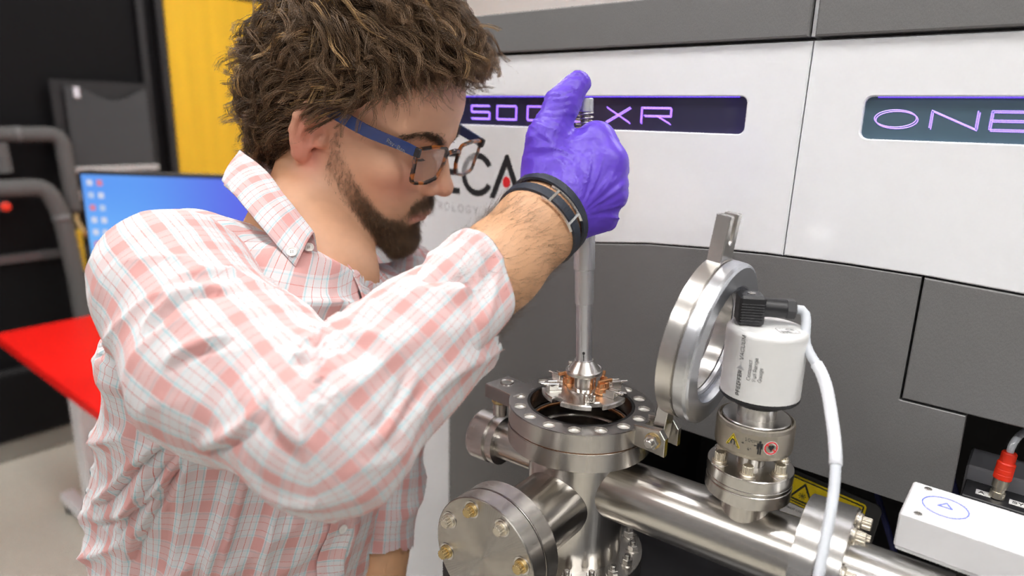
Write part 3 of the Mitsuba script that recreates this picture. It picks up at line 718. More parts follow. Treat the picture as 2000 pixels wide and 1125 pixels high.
S = tag('sample_carousel', 'polished metal sample carousel with copper sample holders hanging over the chamber mouth', 'sample holder')
SC = np.array([0.0022, -0.158, 1.2215])
mS = frame(SC, ZU)
disc = sg.Point(0, 0).buffer(0.0445, quad_segs=24)
for a_ in np.radians([-150, -96, -40, 20, 80, 140]):
    disc = disc.difference(affinity.translate(affinity.rotate(sg.box(-0.006, -0.0055, 0.008, 0.0055), math.degrees(a_), origin=(0, 0)), 0.0425 * math.cos(a_), 0.0425 * math.sin(a_)))
add(S + '__disc', prism(disc, 0.0052, 0.0012, mS), STEEL_P)
add(S + '__hub', lathe([(0.0, 0.005), (0.0185, 0.005), (0.0185, 0.0068), (0.0115, 0.0075), (0.0115, 0.0200), (0.0135, 0.0205), (0.0135, 0.0225), (0.0, 0.0225)], 48, mS)[:2], STEEL_M, 25)
for i, a_ in enumerate(np.radians([-132, -48, 0, 48, 132, 180])):
    c, s_ = math.cos(a_), math.sin(a_)
    mm = mS @ frame((0.0275 * c, 0.0275 * s_, 0.0052), ZU, (c, s_, 0))
    big = i in (2, 5, 3, 4)
    k_ = S + '__sample_mount'
    kk = add(k_, cat(box(0.013, 0.010, 0.0035, 0.0006, mm @ frame((0.004, 0, 0.0018), ZU)), box(0.010, 0.0022, 0.0075, 0.0004, mm @ frame((0.006, 0.0040, 0.0045), ZU)), box(0.010, 0.0022, 0.0075, 0.0004, mm @ frame((0.006, -0.0040, 0.0045), ZU))), STEEL_M)
    add(kk + '__clamp_bar', tube(np.array([(mm @ [0.003, 0, 0.006, 1])[:3], (mm @ [0.019, 0, 0.0066, 1])[:3]]), 0.0012, 10), STEEL_M, True)
    if big:
        add(kk + '__copper_holder', cat(trimesh.Trimesh(*lathe([(0.0, 0.0), (0.0058, 0.0), (0.0062, 0.0015), (0.0056, 0.006), (0.0044, 0.0068), (0.0038, 0.0110), (0, 0.0112)], 20, mm @ frame((-0.007, 0.0, 0.0004), ZU))[:2], process=False), box(0.017, 0.0032, 0.0030, 0.0005, mm @ frame((-0.006, 0.005, 0.0128), ZU, (0.4, 1, 0)))), COPPER, 25)
    add(kk + '__screw_head', lathe([(0.0026, 0.0), (0.0026, 0.0022), (0.0012, 0.0025), (0, 0.0025)], 14, mm @ frame((0.0115, 0, 0.0035), ZU))[:2], STEEL_M, 30)
# ------------------------------------------------------------------ base plate, white box, relay box, red plug
B_ = tag(add('base_plate', bar((-0.105, -0.262, 0.995), (0.42, -0.045, 1.0222), 0.002), mat('plate_black', pr((0.03, 0.03, 0.033), 0.25))), 'smooth black plate under the vacuum chamber', 'plate')
tag(add('plate_pillar', bar((0.10, -0.20, 0.002), (0.20, -0.12, 0.9945), 0.003), BLACK), 'black pillar carrying the plate under the chamber', 'pillar')
K = tag('control_box', 'white rectangular control box with a blue round mark at the lower right', 'box')
bx0, bx1, by0, by1, bz0, bz1 = 0.2965, 0.66, -0.1415, -0.0772, 1.1650, 1.2000
BOXW = mat('box_white', pr((0.74, 0.74, 0.76), 0.4))
add(K + '__cover', bar((bx0, by0, bz0 + 0.004), (bx1, by1, bz1), 0.0014), BOXW)
add(K + '__base', bar((bx0 + 0.001, by0 + 0.003, bz0), (bx1, by1 - 0.003, bz0 + 0.0045), 0.001), WHITE_PAINT)
for y in (by0 + 0.0075, by1 - 0.0075):
    addl(K + '__screw', [(0.0030, 0), (0.0030, 0.0003), (0.0024, 0.0006), (0.0008, 0.0006), (0.0007, 0.0001), (0, 0.0001)], STEEL, frame((bx0 + 0.012, y, bz1), ZU), 20)
em = frame((bx0 + 0.0275, (by0 + by1) / 2 + 0.001, bz1 + 0.0001), ZU, (1, 0, 0))
add(K + '__blue_mark', cat(prism(sg.Point(0, 0).buffer(0.0165, quad_segs=16).difference(sg.Point(0, 0).buffer(0.0158, quad_segs=16)), 0.0002, 0, em), prism((lambda t: t.difference(t.buffer(-0.0009)))(sg.Polygon([(-0.0055, -0.0005), (0.0055, -0.0005), (0, 0.0085)])), 0.0002, 0, em)), INK_BLUE)
add(K + '__bracket', bar((0.36, -0.132, 1.0225), (0.40, -0.086, 1.1648), 0.002), STEEL_D)
J = tag('relay_box', 'small black and silver device with paper labels behind the white control box', 'device')
jx = 0.3290
add(J + '__front', bar((jx, 0.002, 1.138), (jx + 0.12, 0.040, 1.164), 0.001), BLACK)
tag(add(J + '__body', bar((jx - 0.002, 0.041, 1.130), (jx + 0.12, 0.090, 1.178), 0.002), mat('device_grey', pr((0.25, 0.255, 0.28), 0.45))), 'grey rear housing')
add(J + '__foot', bar((jx, 0.045, 0.612), (jx + 0.03, 0.085, 1.1295), 0.001), BLACK_M)
for x, w, s in ((0.010, 0.012, 'A'), (0.036, 0.022, 'SYNC'), (0.064, 0.014, 'A')):
    lk = add(J + '__paper_label', bar((jx + x, 0.012, 1.1641), (jx + x + w, 0.022, 1.1644), 0), LABEL_W)
    add(lk + '__print', txt(s, 0.0052, 0.0002, frame((jx + x + 0.002, 0.0145, 1.1644), ZU)), INK)
X = tag('coaxial_cable', 'coaxial cable with a red plug boot and silver connector at the right edge', 'cable')
xb = np.array([jx + 0.0262, 0.0170, 1.1644])
xd = np.array([0.05, 0.10, 1.0]) / np.linalg.norm([0.05, 0.10, 1.0])
mx = frame(xb, xd)
add(X + '__connector', lathe([(0, 0), (0.0062, 0), (0.0062, 0.006), (0.0052, 0.0064), (0.0052, 0.010), (0.0064, 0.0105), (0.0064, 0.019), (0.0050, 0.020), (0, 0.020)], 36, mx)[:2], GOLD_STEEL, 30)
add(X + '__boot', cat(*[trimesh.Trimesh(*lathe(p, 36, mx)[:2], process=False) for p in ([(0, 0.019), (0.0070, 0.019), (0.0074, 0.0196), (0.0074, 0.0240), (0.0072, 0.0243), (0.0074, 0.0247), (0.0074, 0.0290), (0.0072, 0.0293), (0.0074, 0.0297), (0.0074, 0.0350), (0.0066, 0.0362), (0.0062, 0.0362), (0.0062, 0.0450), (0.0054, 0.0462), (0, 0.0462)],)]), RED_B, 30)
xe = xb + xd * 0.046
cp = spline([xe, xe + xd * 0.006, xe + [0.010, 0.020, 0.020], xe + [0.040, 0.045, 0.038], xe + [0.14, 0.06, 0.050]], 40)
add(X + '__cable', tube(cp, 0.0030, 12), PVC, True)
add(X + '__clear_sleeve', tube(cp[1:9], 0.0056, 16, False), mat('clear_sleeve', {'type': 'thindielectric', 'int_ior': 1.35}), True)


# ------------------------------------------------------------------ signed distance modelling
def smin(a, b, k):
    h = np.clip(0.5 + 0.5 * (b - a) / k, 0, 1)
    return b + (a - b) * h - k * h * (1 - h)


def smax(a, b, k):
    return -smin(-a, -b, k)


def ell(p, c, r, R=None):
    q = p - np.asarray(c, p.dtype)
    if R is not None:
        q = q @ np.asarray(R, p.dtype)
    r = np.asarray(r, p.dtype)
    k0 = np.sqrt(((q / r) ** 2).sum(-1)) + 1e-9
    k1 = np.sqrt(((q / r ** 2) ** 2).sum(-1)) + 1e-9
    return k0 * (k0 - 1) / k1


def cap(p, a, b, ra, rb):
    a, b = np.asarray(a, p.dtype), np.asarray(b, p.dtype)
    d = b - a
    t = np.clip(((p - a) @ d) / (d @ d), 0, 1)
    q = p - a - t[:, None] * d
    return np.sqrt((q * q).sum(-1)) - (ra + (rb - ra) * t)


def chain(p, pts, rs, k):
    d = cap(p, pts[0], pts[1], rs[0], rs[1])
    for i in range(1, len(pts) - 1):
        d = smin(d, cap(p, pts[i], pts[i + 1], rs[i], rs[i + 1]), k)
    return d


def sdf_mesh(f, lo, hi, h, coarse=4):
    """Surface of the zero set of f on a grid of step h (surface nets)."""
    lo, hi = np.asarray(lo, float), np.asarray(hi, float)
    n = (np.ceil((hi - lo) / h / coarse).astype(int) + 1) * coarse + 1
    nc = (n - 1) // coarse + 1
    g = np.stack(np.meshgrid(*[np.arange(k) * h * coarse for k in nc], indexing='ij'), -1).reshape(-1, 3) + lo
    dc = f(g.astype(np.float32)).reshape(nc)
    near = np.abs(dc) < h * coarse * 1.9
    # blocks of the coarse grid with any near corner
    nb = np.zeros(np.array(nc) - 1, bool)
    for o in np.ndindex(2, 2, 2):
        nb |= near[o[0]:nc[0] - 1 + o[0], o[1]:nc[1] - 1 + o[1], o[2]:nc[2] - 1 + o[2]]
    full = nd_zoom(dc, (np.array(n) / np.array(nc)).tolist(), order=0, grid_mode=True, mode='nearest') if False else np.repeat(np.repeat(np.repeat(dc, coarse, 0), coarse, 1), coarse, 2)[:n[0], :n[1], :n[2]].astype(np.float32)
    m = np.zeros(n, bool)
    bi = np.argwhere(nb)
    for o in np.ndindex(coarse + 1, coarse + 1, coarse + 1):
        q = bi * coarse + o
        m[q[:, 0], q[:, 1], q[:, 2]] = True
    idx = np.argwhere(m)
    vals = np.empty(len(idx), np.float32)
    for s in range(0, len(idx), 400000):
        vals[s:s + 400000] = f((idx[s:s + 400000] * h + lo).astype(np.float32))
    full[m] = vals
    ins = full < 0
    cnt = np.zeros(np.array(n) - 1, np.int8)
    for o in np.ndindex(2, 2, 2):
        cnt += ins[o[0]:n[0] - 1 + o[0], o[1]:n[1] - 1 + o[1], o[2]:n[2] - 1 + o[2]]
    cells = np.argwhere((cnt > 0) & (cnt < 8))
    vid = np.full(np.array(n) - 1, -1, np.int32)
    vid[tuple(cells.T)] = np.arange(len(cells))
    acc, num = np.zeros((len(cells), 3)), np.zeros(len(cells))
    corners = list(np.ndindex(2, 2, 2))
    for a in corners:
        for ax in range(3):
            if a[ax] == 0:
                b = list(a)
                b[ax] = 1
                va = full[tuple((cells + a).T)]
                vb = full[tuple((cells + b).T)]
                c = (va < 0) != (vb < 0)
                t = np.where(c, va / np.where(c, va - vb, 1), 0)
                pos = np.repeat(np.array(a, float)[None], len(cells), 0)
                pos[:, ax] += t
                acc[c] += pos[c]
                num[c] += 1
    V_ = (cells + acc / num[:, None]) * h + lo
    F = []
    for ax in range(3):
        sl0 = [slice(None)] * 3
        sl1 = [slice(None)] * 3
        sl0[ax], sl1[ax] = slice(0, -1), slice(1, None)
        e = np.argwhere(ins[tuple(sl0)] != ins[tuple(sl1)])
        o1, o2 = [k for k in range(3) if k != ax]
        e = e[(e[:, o1] > 0) & (e[:, o2] > 0) & (e[:, o1] < n[o1] - 1) & (e[:, o2] < n[o2] - 1)]
        c = []
        for d1, d2 in ((-1, -1), (0, -1), (0, 0), (-1, 0)):
            q = e.copy()
            q[:, o1] += d1
            q[:, o2] += d2
            c.append(vid[tuple(q.T)])
        q = np.stack(c, 1)
        flip = ins[tuple(e.T)]
        if ax == 1:
            flip = ~flip
        q = np.where(flip[:, None], q, q[:, ::-1])
        q = q[(q >= 0).all(1)]
        F += [q[:, [0, 1, 2]], q[:, [0, 2, 3]]]
    return V_, np.vstack(F)


def normals(v, f):
    n = np.zeros_like(v)
    fn = np.cross(v[f[:, 1]] - v[f[:, 0]], v[f[:, 2]] - v[f[:, 0]])
    for k in range(3):
        np.add.at(n, f[:, k], fn)
    return n / (np.linalg.norm(n, axis=1, keepdims=True) + 1e-12)


def keep(v, f, mask, *more):
    """The faces whose vertices all pass mask."""
    f = f[mask[f].all(1)]
    used, inv = np.unique(f, return_inverse=True)
    return (v[used], inv.reshape(-1, 3), *[a[used] for a in more])


# ------------------------------------------------------------------ the person: skeleton
HR = np.array([[0.8105, -0.3994, 0.4283], [0.4213, 0.9057, 0.0472], [-0.4068, 0.1422, 0.9024]])
HO = np.array([-0.2765, -0.2245, 1.4885])
HS = 1.037


def h2w(q):
    return np.asarray(q) * HS @ HR.T + HO


SHR, ELR, WRR = np.array([-0.268, -0.440, 1.366]), np.array([-0.0185, -0.4550, 1.2765]), np.array([-0.0054, -0.2302, 1.4116])
NB_, SHL = np.array([-0.298, -0.292, 1.352]), np.array([-0.300, -0.142, 1.280])
ELL, WRL = at(742, 940, 0.86), at(742, 1280, 0.80)
SL0, SL1 = at(340, 560, 0.60), at(450, 724, 0.535)   # the right upper arm hangs in a bow
HIP = np.array([-0.338, -0.372, 0.880])
PERSON = tag('person', 'man in a pink plaid shirt, glasses and a purple glove bending over the open chamber', 'person')


# ------------------------------------------------------------------ head
def head_sdf(p):
    q = p.astype(np.float32)
    x, y, z = q[:, 0], q[:, 1], q[:, 2]
    s = np.stack([x, np.abs(y), z], -1)
    d = ell(q, (-0.004, 0, 0.047), (0.099, 0.077, 0.091))
    d = smin(d, ell(q, (-0.045, 0, 0.0), (0.052, 0.058, 0.058)), 0.03)
    d = smin(d, ell(q, (0.028, 0, -0.020), (0.066, 0.061, 0.086)), 0.025)
    d = smin(d, ell(q, (0.045, 0, 0.056), (0.056, 0.060, 0.054)), 0.02)
    d = smin(d, cap(s, (0.0925, 0.010, 0.032), (0.068, 0.050, 0.034), 0.0095, 0.008), 0.012)
    d = smin(d, ell(s, (0.062, 0.048, -0.012), (0.018, 0.017, 0.016)), 0.022)
    d = smin(d, cap(s, (0.008, 0.051, -0.055), (0.080, 0.014, -0.098), 0.0165, 0.0165), 0.018)
    d = smin(d, ell(s, (0.018, 0.054, -0.035), (0.024, 0.013, 0.036)), 0.018)
    d = smin(d, ell(q, (0.087, 0, -0.097), (0.0185, 0.021, 0.018)), 0.014)
    d = smin(d, ell(q, (0.040, 0, -0.078), (0.050, 0.044, 0.028)), 0.015)
    d = smin(d, ell(s, (0.055, 0.030, -0.045), (0.035, 0.027, 0.040)), 0.02)
    d = smin(d, ell(q, (0.075, 0, -0.052), (0.0295, 0.033, 0.031)), 0.014)
    # eye sockets, then nose
    d = smax(d, -ell(s, (0.099, 0.0335, 0.011), (0.0205, 0.0175, 0.0125)), 0.013)
    d = smin(d, cap(q, (0.0925, 0, 0.024), (0.113, 0, -0.017), 0.0068, 0.0088), 0.010)
    d = smin(d, cap(s, (0.088, 0.008, 0.0), (0.098, 0.009, -0.022), 0.006, 0.0075), 0.008)
    d = smin(d, ell(q, (0.1135, 0, -0.0205), (0.0118, 0.0108, 0.0100)), 0.006)
    d = smin(d, ell(s, (0.1005, 0.0118, -0.0250), (0.0125, 0.0068, 0.0082)), 0.0045)
    d = smax(d, -ell(s, (0.1060, 0.0062, -0.0345), (0.0060, 0.0034, 0.0038)), 0.002)
    # lids
    d = smin(d, np.sqrt(((s - np.array([0.0735, 0.0325, 0.0115], np.float32)) ** 2).sum(-1)) - 0.0142, 0.005)
    d = smax(d, -cap(s, (0.092, 0.0240, 0.0055), (0.0875, 0.0380, 0.0058), 0.0026, 0.0016), 0.0015)
    # lips
    d = smin(d, chain(s, [(0.1060, 0.0, -0.0545), (0.1010, 0.012, -0.0550), (0.0865, 0.0245, -0.0602)], (0.0050, 0.0046, 0.0026), 0.004), 0.004)
    d = smin(d, chain(s, [(0.1030, 0.0, -0.0645), (0.0985, 0.012, -0.0645), (0.0860, 0.0230, -0.0612)], (0.0062, 0.0055, 0.0026), 0.004), 0.0045)
    d = smax(d, -chain(s, [(0.1120, 0.0, -0.0592), (0.1055, 0.012, -0.0597), (0.0890, 0.0262, -0.0612)], (0.0013, 0.0013, 0.0012), 0.001), 0.0022)
    d = smax(d, -cap(q, (0.118, -0.008, -0.0790), (0.118, 0.008, -0.0790), 0.0140, 0.0140), 0.010)
    # ears: their frame leans back and stands off the head
    ea = np.array([[0.93, -0.25, -0.20], [0.26, 0.96, 0.02], [0.20, -0.07, 0.975]])   # rows: forward-ish, outward, up
    for sgn in (1,):
        e = (s - np.array([-0.010, 0.0735, 0.000], np.float32)) @ np.array([[0.905, 0.33, 0.20], [-0.31, 0.94, -0.06], [-0.235, 0.0, 0.972]], np.float32)
        a = np.linspace(0, 1, 15)
        rim = np.array([[0.012 - 0.0, 0, 0.012], [0.008, 0.004, 0.026], [-0.004, 0.006, 0.031], [-0.016, 0.008, 0.024], [-0.020, 0.009, 0.008], [-0.017, 0.007, -0.008], [-0.010, 0.005, -0.020]])
        er = ell(e, (-0.004, 0.003, 0.003), (0.0165, 0.0060, 0.0275))
        er = smin(er, chain(e, rim, [0.0030, 0.0036, 0.0040, 0.0040, 0.0038, 0.0036, 0.0045], 0.003), 0.003)
        er = smin(er, ell(e, (-0.001, 0.003, -0.0270), (0.0090, 0.0046, 0.0095)), 0.006)
        er = smax(er, -ell(e, (0.002, 0.0085, -0.0035), (0.0095, 0.0070, 0.0130)), 0.004)
        er = smax(er, -ell(e, (-0.006, 0.0105, 0.0160), (0.0085, 0.0040, 0.0085)), 0.003)
        er = smin(er, ell(e, (0.0115, 0.003, -0.0060), (0.0055, 0.0045, 0.0070)), 0.004)
        d = smin(d, er, 0.006)
    return d


NK0, NK1 = np.array([-0.022, 0, -0.030]), (NB_ - HO) @ HR / HS      # neck axis in head coordinates
THR0 = np.array([0.024, 0.0, -0.074])
NECKF = (np.array([-0.250, -0.283, 1.322]) - HO) @ HR / HS           # pit of the neck

NKB = (NB_ + np.array([0.012, -0.016, -0.040]) - HO) @ HR / HS

NKV = (at(618, 520, 0.710) - HO) @ HR / HS

NKA, NKC = (at(578, 432, 0.715) - HO) @ HR / HS, (at(640, 525, 0.710) - HO) @ HR / HS


def neck_sdf(q):
    n = cap(q, NK0, NK1, 0.050, 0.054)
    n = smin(n, cap(q, THR0, NECKF, 0.030, 0.032), 0.02)
    n = smin(n, cap(q, (-0.01, -0.056, -0.035), (NECKF * 0.9 + NK1 * 0.1), 0.014, 0.012), 0.02)   # sternomastoid
    n = smin(n, ell(q, NKB, (0.070, 0.070, 0.070)), 0.03)
    n = smin(n, ell(q, NKV, (0.046, 0.046, 0.046)), 0.02)
    n = smin(n, cap(q, NKA, NKC, 0.036, 0.032), 0.03)
    return smin(n, cap(q, NK1, NECKF, 0.052, 0.038), 0.03)


def skin_head(q):
    return smin(head_sdf(q), neck_sdf(q), 0.010)


hv, hf = sdf_mesh(skin_head, (-0.19, -0.185, -0.34), (0.145, 0.14, 0.16), 0.0019)
hn = normals(hv, hf)


def blob(v, c, r, sym=True):
    w = v.copy()
    if sym:
        w[:, 1] = np.abs(w[:, 1])
    return np.exp(-(((w - np.asarray(c)) / np.asarray(r)) ** 2).sum(1))


def beard_mask(v):
    """How thickly hair grows on the face at canonical points, 0 to 1."""
    x, y, z = v[:, 0], np.abs(v[:, 1]), v[:, 2]
    # lower cheek line from the sideburn to the corner of the mouth
    line = np.interp(x, [-0.01, 0.012, 0.024, 0.045, 0.062, 0.080, 0.1], [0.02, 0.012, -0.010, -0.031, -0.047, -0.062, -0.070])
    low = np.interp(x, [-0.02, 0.0, 0.010, 0.026, 0.055, 0.088], [0.0, -0.036, -0.070, -0.092, -0.106, -0.119])
    m = np.clip((line - z) / 0.010 + 0.3, 0, 1) * np.clip((z - low) / 0.007 + 0.5, 0, 1) * np.clip((x - 0.006) / 0.006, 0, 1)
    m *= 0.35 + 0.65 * np.clip((x - 0.03) / 0.045, 0, 1)
    mous = np.exp(-(((z + 0.0445 + 0.35 * np.maximum(y - 0.012, 0)) / 0.0068) ** 2)) * (x > 0.078) * np.clip((0.030 - y) / 0.006, 0, 1)
    corner = np.exp(-((x - 0.083) / 0.008) ** 2 - ((y - 0.0285) / 0.006) ** 2 - ((z + 0.066) / 0.014) ** 2)
    m = np.maximum(m, np.maximum(mous, corner))
    lips = np.exp(-((z + 0.0600) / 0.0085) ** 4) * np.clip((0.026 - y) / 0.004, 0, 1) * (x > 0.084)
    under = np.exp(-((z + 0.0735) / 0.006) ** 2 - ((y - 0.014) / 0.012) ** 2) * (x > 0.086)
    m = m * np.clip((neck_sdf(v.astype(np.float32)) - 0.0010) / 0.004, 0, 1)
    return np.clip(m * (1 - lips) * (1 - 0.75 * under), 0, 1)


def skin_colour(v):
    base = np.array([0.61, 0.345, 0.215])
    c = np.repeat(base[None], len(v), 0)
    nz = meshkit.fbm(v * 160, 3)[:, None] - 0.5
    c = c * (1 + 0.10 * nz)
    red = 0.85 * blob(v, (0.075, 0.042, -0.022), (0.030, 0.026, 0.020)) + 0.75 * blob(v, (0.113, 0, -0.024), (0.016, 0.016, 0.014)) + 0.9 * blob(v, (-0.012, 0.083, -0.008), (0.026, 0.016, 0.036)) + 0.9 * blob(v, (-0.006, 0.078, -0.028), (0.014, 0.012, 0.012))
    c = c * (1 - red[:, None]) + np.array([0.60, 0.235, 0.165]) * red[:, None] if False else c + np.clip(red, 0, 1)[:, None] * (np.array([0.62, 0.235, 0.165]) - c) * 0.85
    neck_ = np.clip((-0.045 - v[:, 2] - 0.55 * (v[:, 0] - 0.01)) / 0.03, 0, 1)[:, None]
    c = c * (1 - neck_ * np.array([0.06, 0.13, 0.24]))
    lip = np.exp(-((v[:, 2] + 0.0600) / 0.0078) ** 4) * np.clip((0.024 - np.abs(v[:, 1])) / 0.004, 0, 1) * (v[:, 0] > 0.0855)
    c += lip[:, None] * (np.array([0.50, 0.200, 0.165]) - c) * 0.8
    b = beard_mask(v)[:, None]
    c += b * (np.array([0.190, 0.115, 0.070]) - c) * (0.38 + 0.28 * np.clip((v[:, :1] - 0.03) / 0.04, 0, 1))
    lash = 0.8 * np.exp(-((v[:, 2] - 0.0070) / 0.0016) ** 2) * ((v[:, 0] > 0.079) & (np.abs(np.abs(v[:, 1]) - 0.0325) < 0.0075))
    c += lash[:, None] * (np.array([0.03, 0.02, 0.015]) - c)
    for m in ((0.0695, -0.0555, 0.002), (0.052, -0.058, -0.012)):
        sp_ = np.exp(-(((v - np.array(m)) / 0.0017) ** 2).sum(1))
        c += sp_[:, None] * (np.array([0.34, 0.13, 0.09]) - c) * 0.8
    return np.clip(c, 0.01, 0.95)


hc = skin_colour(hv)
SKIN = mat('skin', {'type': 'bumpmap', 'scale': 1.0, 'arbitrary': mikit.proc(lambda p, n, uv: 0.00016 * mikit.noise(p.x * 900, p.y * 900, p.z * 900) + 0.0002 * mikit.fbm(p.x * 260, p.y * 260, p.z * 260, 2), 0.0006), 'bsdf': pr({'type': 'mesh_attribute', 'name': 'vertex_color'}, 0.48, sheen=0.15)})

# ------------------------------------------------------------------ arms, trunk and legs of the same body
ARM = WRR - ELR
AL = np.linalg.norm(ARM)
AD = ARM / AL
# hand frame: fingers wrap the rod; e1 from wrist to knuckles, e2 towards the thumb, e3 out of the back of the hand


def arm_right(p):
    d = chain(p, [SL0 + [0.0, 0.02, 0.0], SL1, ELR + [0.0, 0.004, 0.006], ELR + AD * AL * 0.35, ELR + AD * AL * 0.75, WRR - AD * 0.012, WRR + AD * 0.045], [0.048, 0.040, 0.036, 0.0380, 0.0355, 0.0340, 0.0320], 0.02)
    return d


def hand_left(p):
    d = cap(p, WRL, WRL + np.array([0.035, -0.01, -0.055]), 0.026, 0.034)
    for i in range(4):
        a = WRL + np.array([0.035, -0.034 + 0.016 * i, -0.070])
        b = a + np.array([0.014, 0.0, -0.034 - 0.004 * (i in (1, 2))])
        c = b + np.array([-0.004, 0.0, -0.024])
        d = smin(d, smin(cap(p, a, b, 0.0098, 0.0088), cap(p, b, c, 0.0088, 0.0075), 0.004), 0.006)
    a = WRL + np.array([0.020, -0.038, -0.025])
    d = smin(d, chain(p, [a, a + np.array([0.024, -0.008, -0.024]), a + np.array([0.036, -0.004, -0.046])], [0.012, 0.0105, 0.0085], 0.004), 0.008)
    return d


def body_sdf(p):
    d = arm_right(p)
    d = np.minimum(d, chain(p, [SHL + [0.01, 0, -0.01], ELL, ELL + (WRL - ELL) * 0.4, WRL], [0.044, 0.034, 0.034, 0.027], 0.015))
    d = smin(d, hand_left(p), 0.012)
    mid = (SHR + SHL) / 2
    t = cap(p, mid * 0.75 + HIP * 0.25, HIP, 0.088, 0.10)
    t = smin(t, cap(p, SHR + [0.010, 0.09, -0.105], SHL + [-0.005, -0.05, -0.09], 0.062, 0.062), 0.04)
    t = smin(t, cap(p, NB_ - [0.004, 0, 0.06], mid - [0, 0, 0.10], 0.042, 0.06), 0.03)
    d = smin(d, t, 0.02)
    for s_, fx in ((-1, 0.02), (1, 0.06)):
        hp = HIP + [0.0, s_ * 0.085, -0.04]
        d = smin(d, chain(p, [hp, np.array([HIP[0] + fx, HIP[1] + s_ * 0.10, 0.46]), np.array([HIP[0] - 0.02 + fx, HIP[1] + s_ * 0.11, 0.085])], [0.080, 0.055, 0.038], 0.02), 0.03)
    return d


bv, bf_ = sdf_mesh(body_sdf, (-0.56, -0.66, 0.04), (0.10, 0.03, 1.50), 0.0046)
bcol = np.repeat(np.array([[0.60, 0.335, 0.185]]), len(bv), 0) * (1 + 0.12 * (meshkit.fbm(bv * 120, 3)[:, None] - 0.5))
near_neck = np.linalg.norm(bv - NB_, axis=1) < 0.12
bcol[near_neck] *= [1.0, 1.03, 1.08]
body_v = np.vstack([h2w(hv), bv])
body_f = np.vstack([hf, bf_ + len(hv)])
body_c = np.vstack([hc, bcol])
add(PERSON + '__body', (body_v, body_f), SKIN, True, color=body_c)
# eyes
EYE_W = mat('eye_white', pr((0.80, 0.78, 0.74), 0.15))
IRIS = mat('iris', pr((0.05, 0.03, 0.015), 0.1))
for s_ in (-1, 1):
    ec = np.array([0.0735, 0.0325 * s_, 0.0105])
    k_ = add(PERSON + '__eye', tf(trimesh.creation.icosphere(3, 0.0128), frame(h2w(ec), ZU)), EYE_W, True)
    g = HR @ (np.array([0.86, -0.0, -0.50]))
    add(k_ + '__iris', lathe([(0.0, 0.0130), (0.0035, 0.0129), (0.0058, 0.0119), (0.0060, 0.0112)][::-1], 24, frame(h2w(ec), g))[:2], IRIS, True)


# ------------------------------------------------------------------ hair of the head
rng = np.random.default_rng(11)


def strands(paths, r0, r1, sides=3):
    """Many equally long polylines (n, m, 3) as thin tubes in one mesh; r0, r1 root and tip radius."""
    p = np.asarray(paths)
    n, m, _ = p.shape
    t = np.gradient(p, axis=1)
    t /= np.linalg.norm(t, axis=2, keepdims=True) + 1e-12
    ref = np.where(np.abs(t[:, :1, 2:]) < 0.8, np.array([0, 0, 1.0]), np.array([1.0, 0, 0]))
    a = np.cross(t, np.repeat(ref, m, 1))
    a /= np.linalg.norm(a, axis=2, keepdims=True) + 1e-9
    b = np.cross(t, a)
    r = np.linspace(0, 1, m)[None, :, None]
    r = np.asarray(r0).reshape(-1, 1, 1) * (1 - r) + np.asarray(r1).reshape(-1, 1, 1) * r
    ang = np.arange(sides) * 2 * np.pi / sides
    v = p[:, :, None] + r[:, :, None] * (np.cos(ang)[None, None, :, None] * a[:, :, None] + np.sin(ang)[None, None, :, None] * b[:, :, None])
    i, j = np.meshgrid(np.arange(m - 1), np.arange(sides), indexing='ij')
    i, j = i.ravel(), j.ravel()
    j2 = (j + 1) % sides
    f1 = np.vstack([np.c_[i * sides + j, i * sides + j2, (i + 1) * sides + j2], np.c_[i * sides + j, (i + 1) * sides + j2, (i + 1) * sides + j]])
    f = (f1[None] + (np.arange(n) * m * sides)[:, None, None]).reshape(-1, 3)
    return v.reshape(-1, 3), f


def unit(a):
    return a / (np.linalg.norm(a, axis=-1, keepdims=True) + 1e-12)


def hairline(x):
    return np.interp(x, [-0.10, -0.075, -0.050, -0.032, -0.022, -0.010, 0.012, 0.028, 0.045, 0.066, 0.080, 0.094], [-0.080, -0.084, -0.072, -0.040, 0.000, 0.032, 0.030, 0.036, 0.066, 0.086, 0.106, 0.116])


CC, CR = np.array([-0.004, 0, 0.040]), np.array([0.100, 0.079, 0.098])
d_ = unit(rng.normal(size=(16000, 3)))
root = CC + d_ * CR
root = root[(root[:, 2] > hairline(root[:, 0])) & (root[:, 1] < 0.074)]
keep_ = rng.random(len(root)) < np.where(root[:, 1] < 0.02, 1.0, 0.45)
root = root[keep_][:1250]
nL = len(root)
nrm = unit((root - CC) / CR ** 2)
sd = np.where(root[:, 1] < 0, -1.0, 1.0)
top = np.clip((root[:, 2] - 0.075) / 0.04, 0, 1)[:, None]            # crown
back = np.clip((-0.02 - root[:, 0]) / 0.05, 0, 1)[:, None]
front = np.clip((root[:, 0] - 0.035) / 0.04, 0, 1)[:, None]
flow = top * np.array([0.75, 0, -0.10]) + (1 - top) * (np.array([-0.70, 0, -0.42]) * (1 - back) + back * np.array([-0.30, 0, -0.85]))
flow = flow + front * np.array([0.35, 0, 0.22]) + (1 - top) * nrm * 0.10 + rng.normal(size=(nL, 3)) * 0.12
flow = unit(flow)
M_ = 17
length = (0.072 + 0.022 * top[:, 0] + 0.016 * back[:, 0]) * (1 - 0.50 * front[:, 0]) * rng.uniform(0.75, 1.2, nL)
length *= np.where((root[:, 2] < 0.035) & (root[:, 0] > -0.02), 0.45, 1.0)
ds = length / (M_ - 1)
P_ = root.copy()
D_ = unit(nrm * (0.55 + 0.5 * top) + flow * 0.7)
guide = [P_]
lift = 0.008 + 0.014 * top[:, 0] + 0.005 * back[:, 0] + 0.012 * front[:, 0]
lift *= rng.uniform(0.3, 1.1, nL)
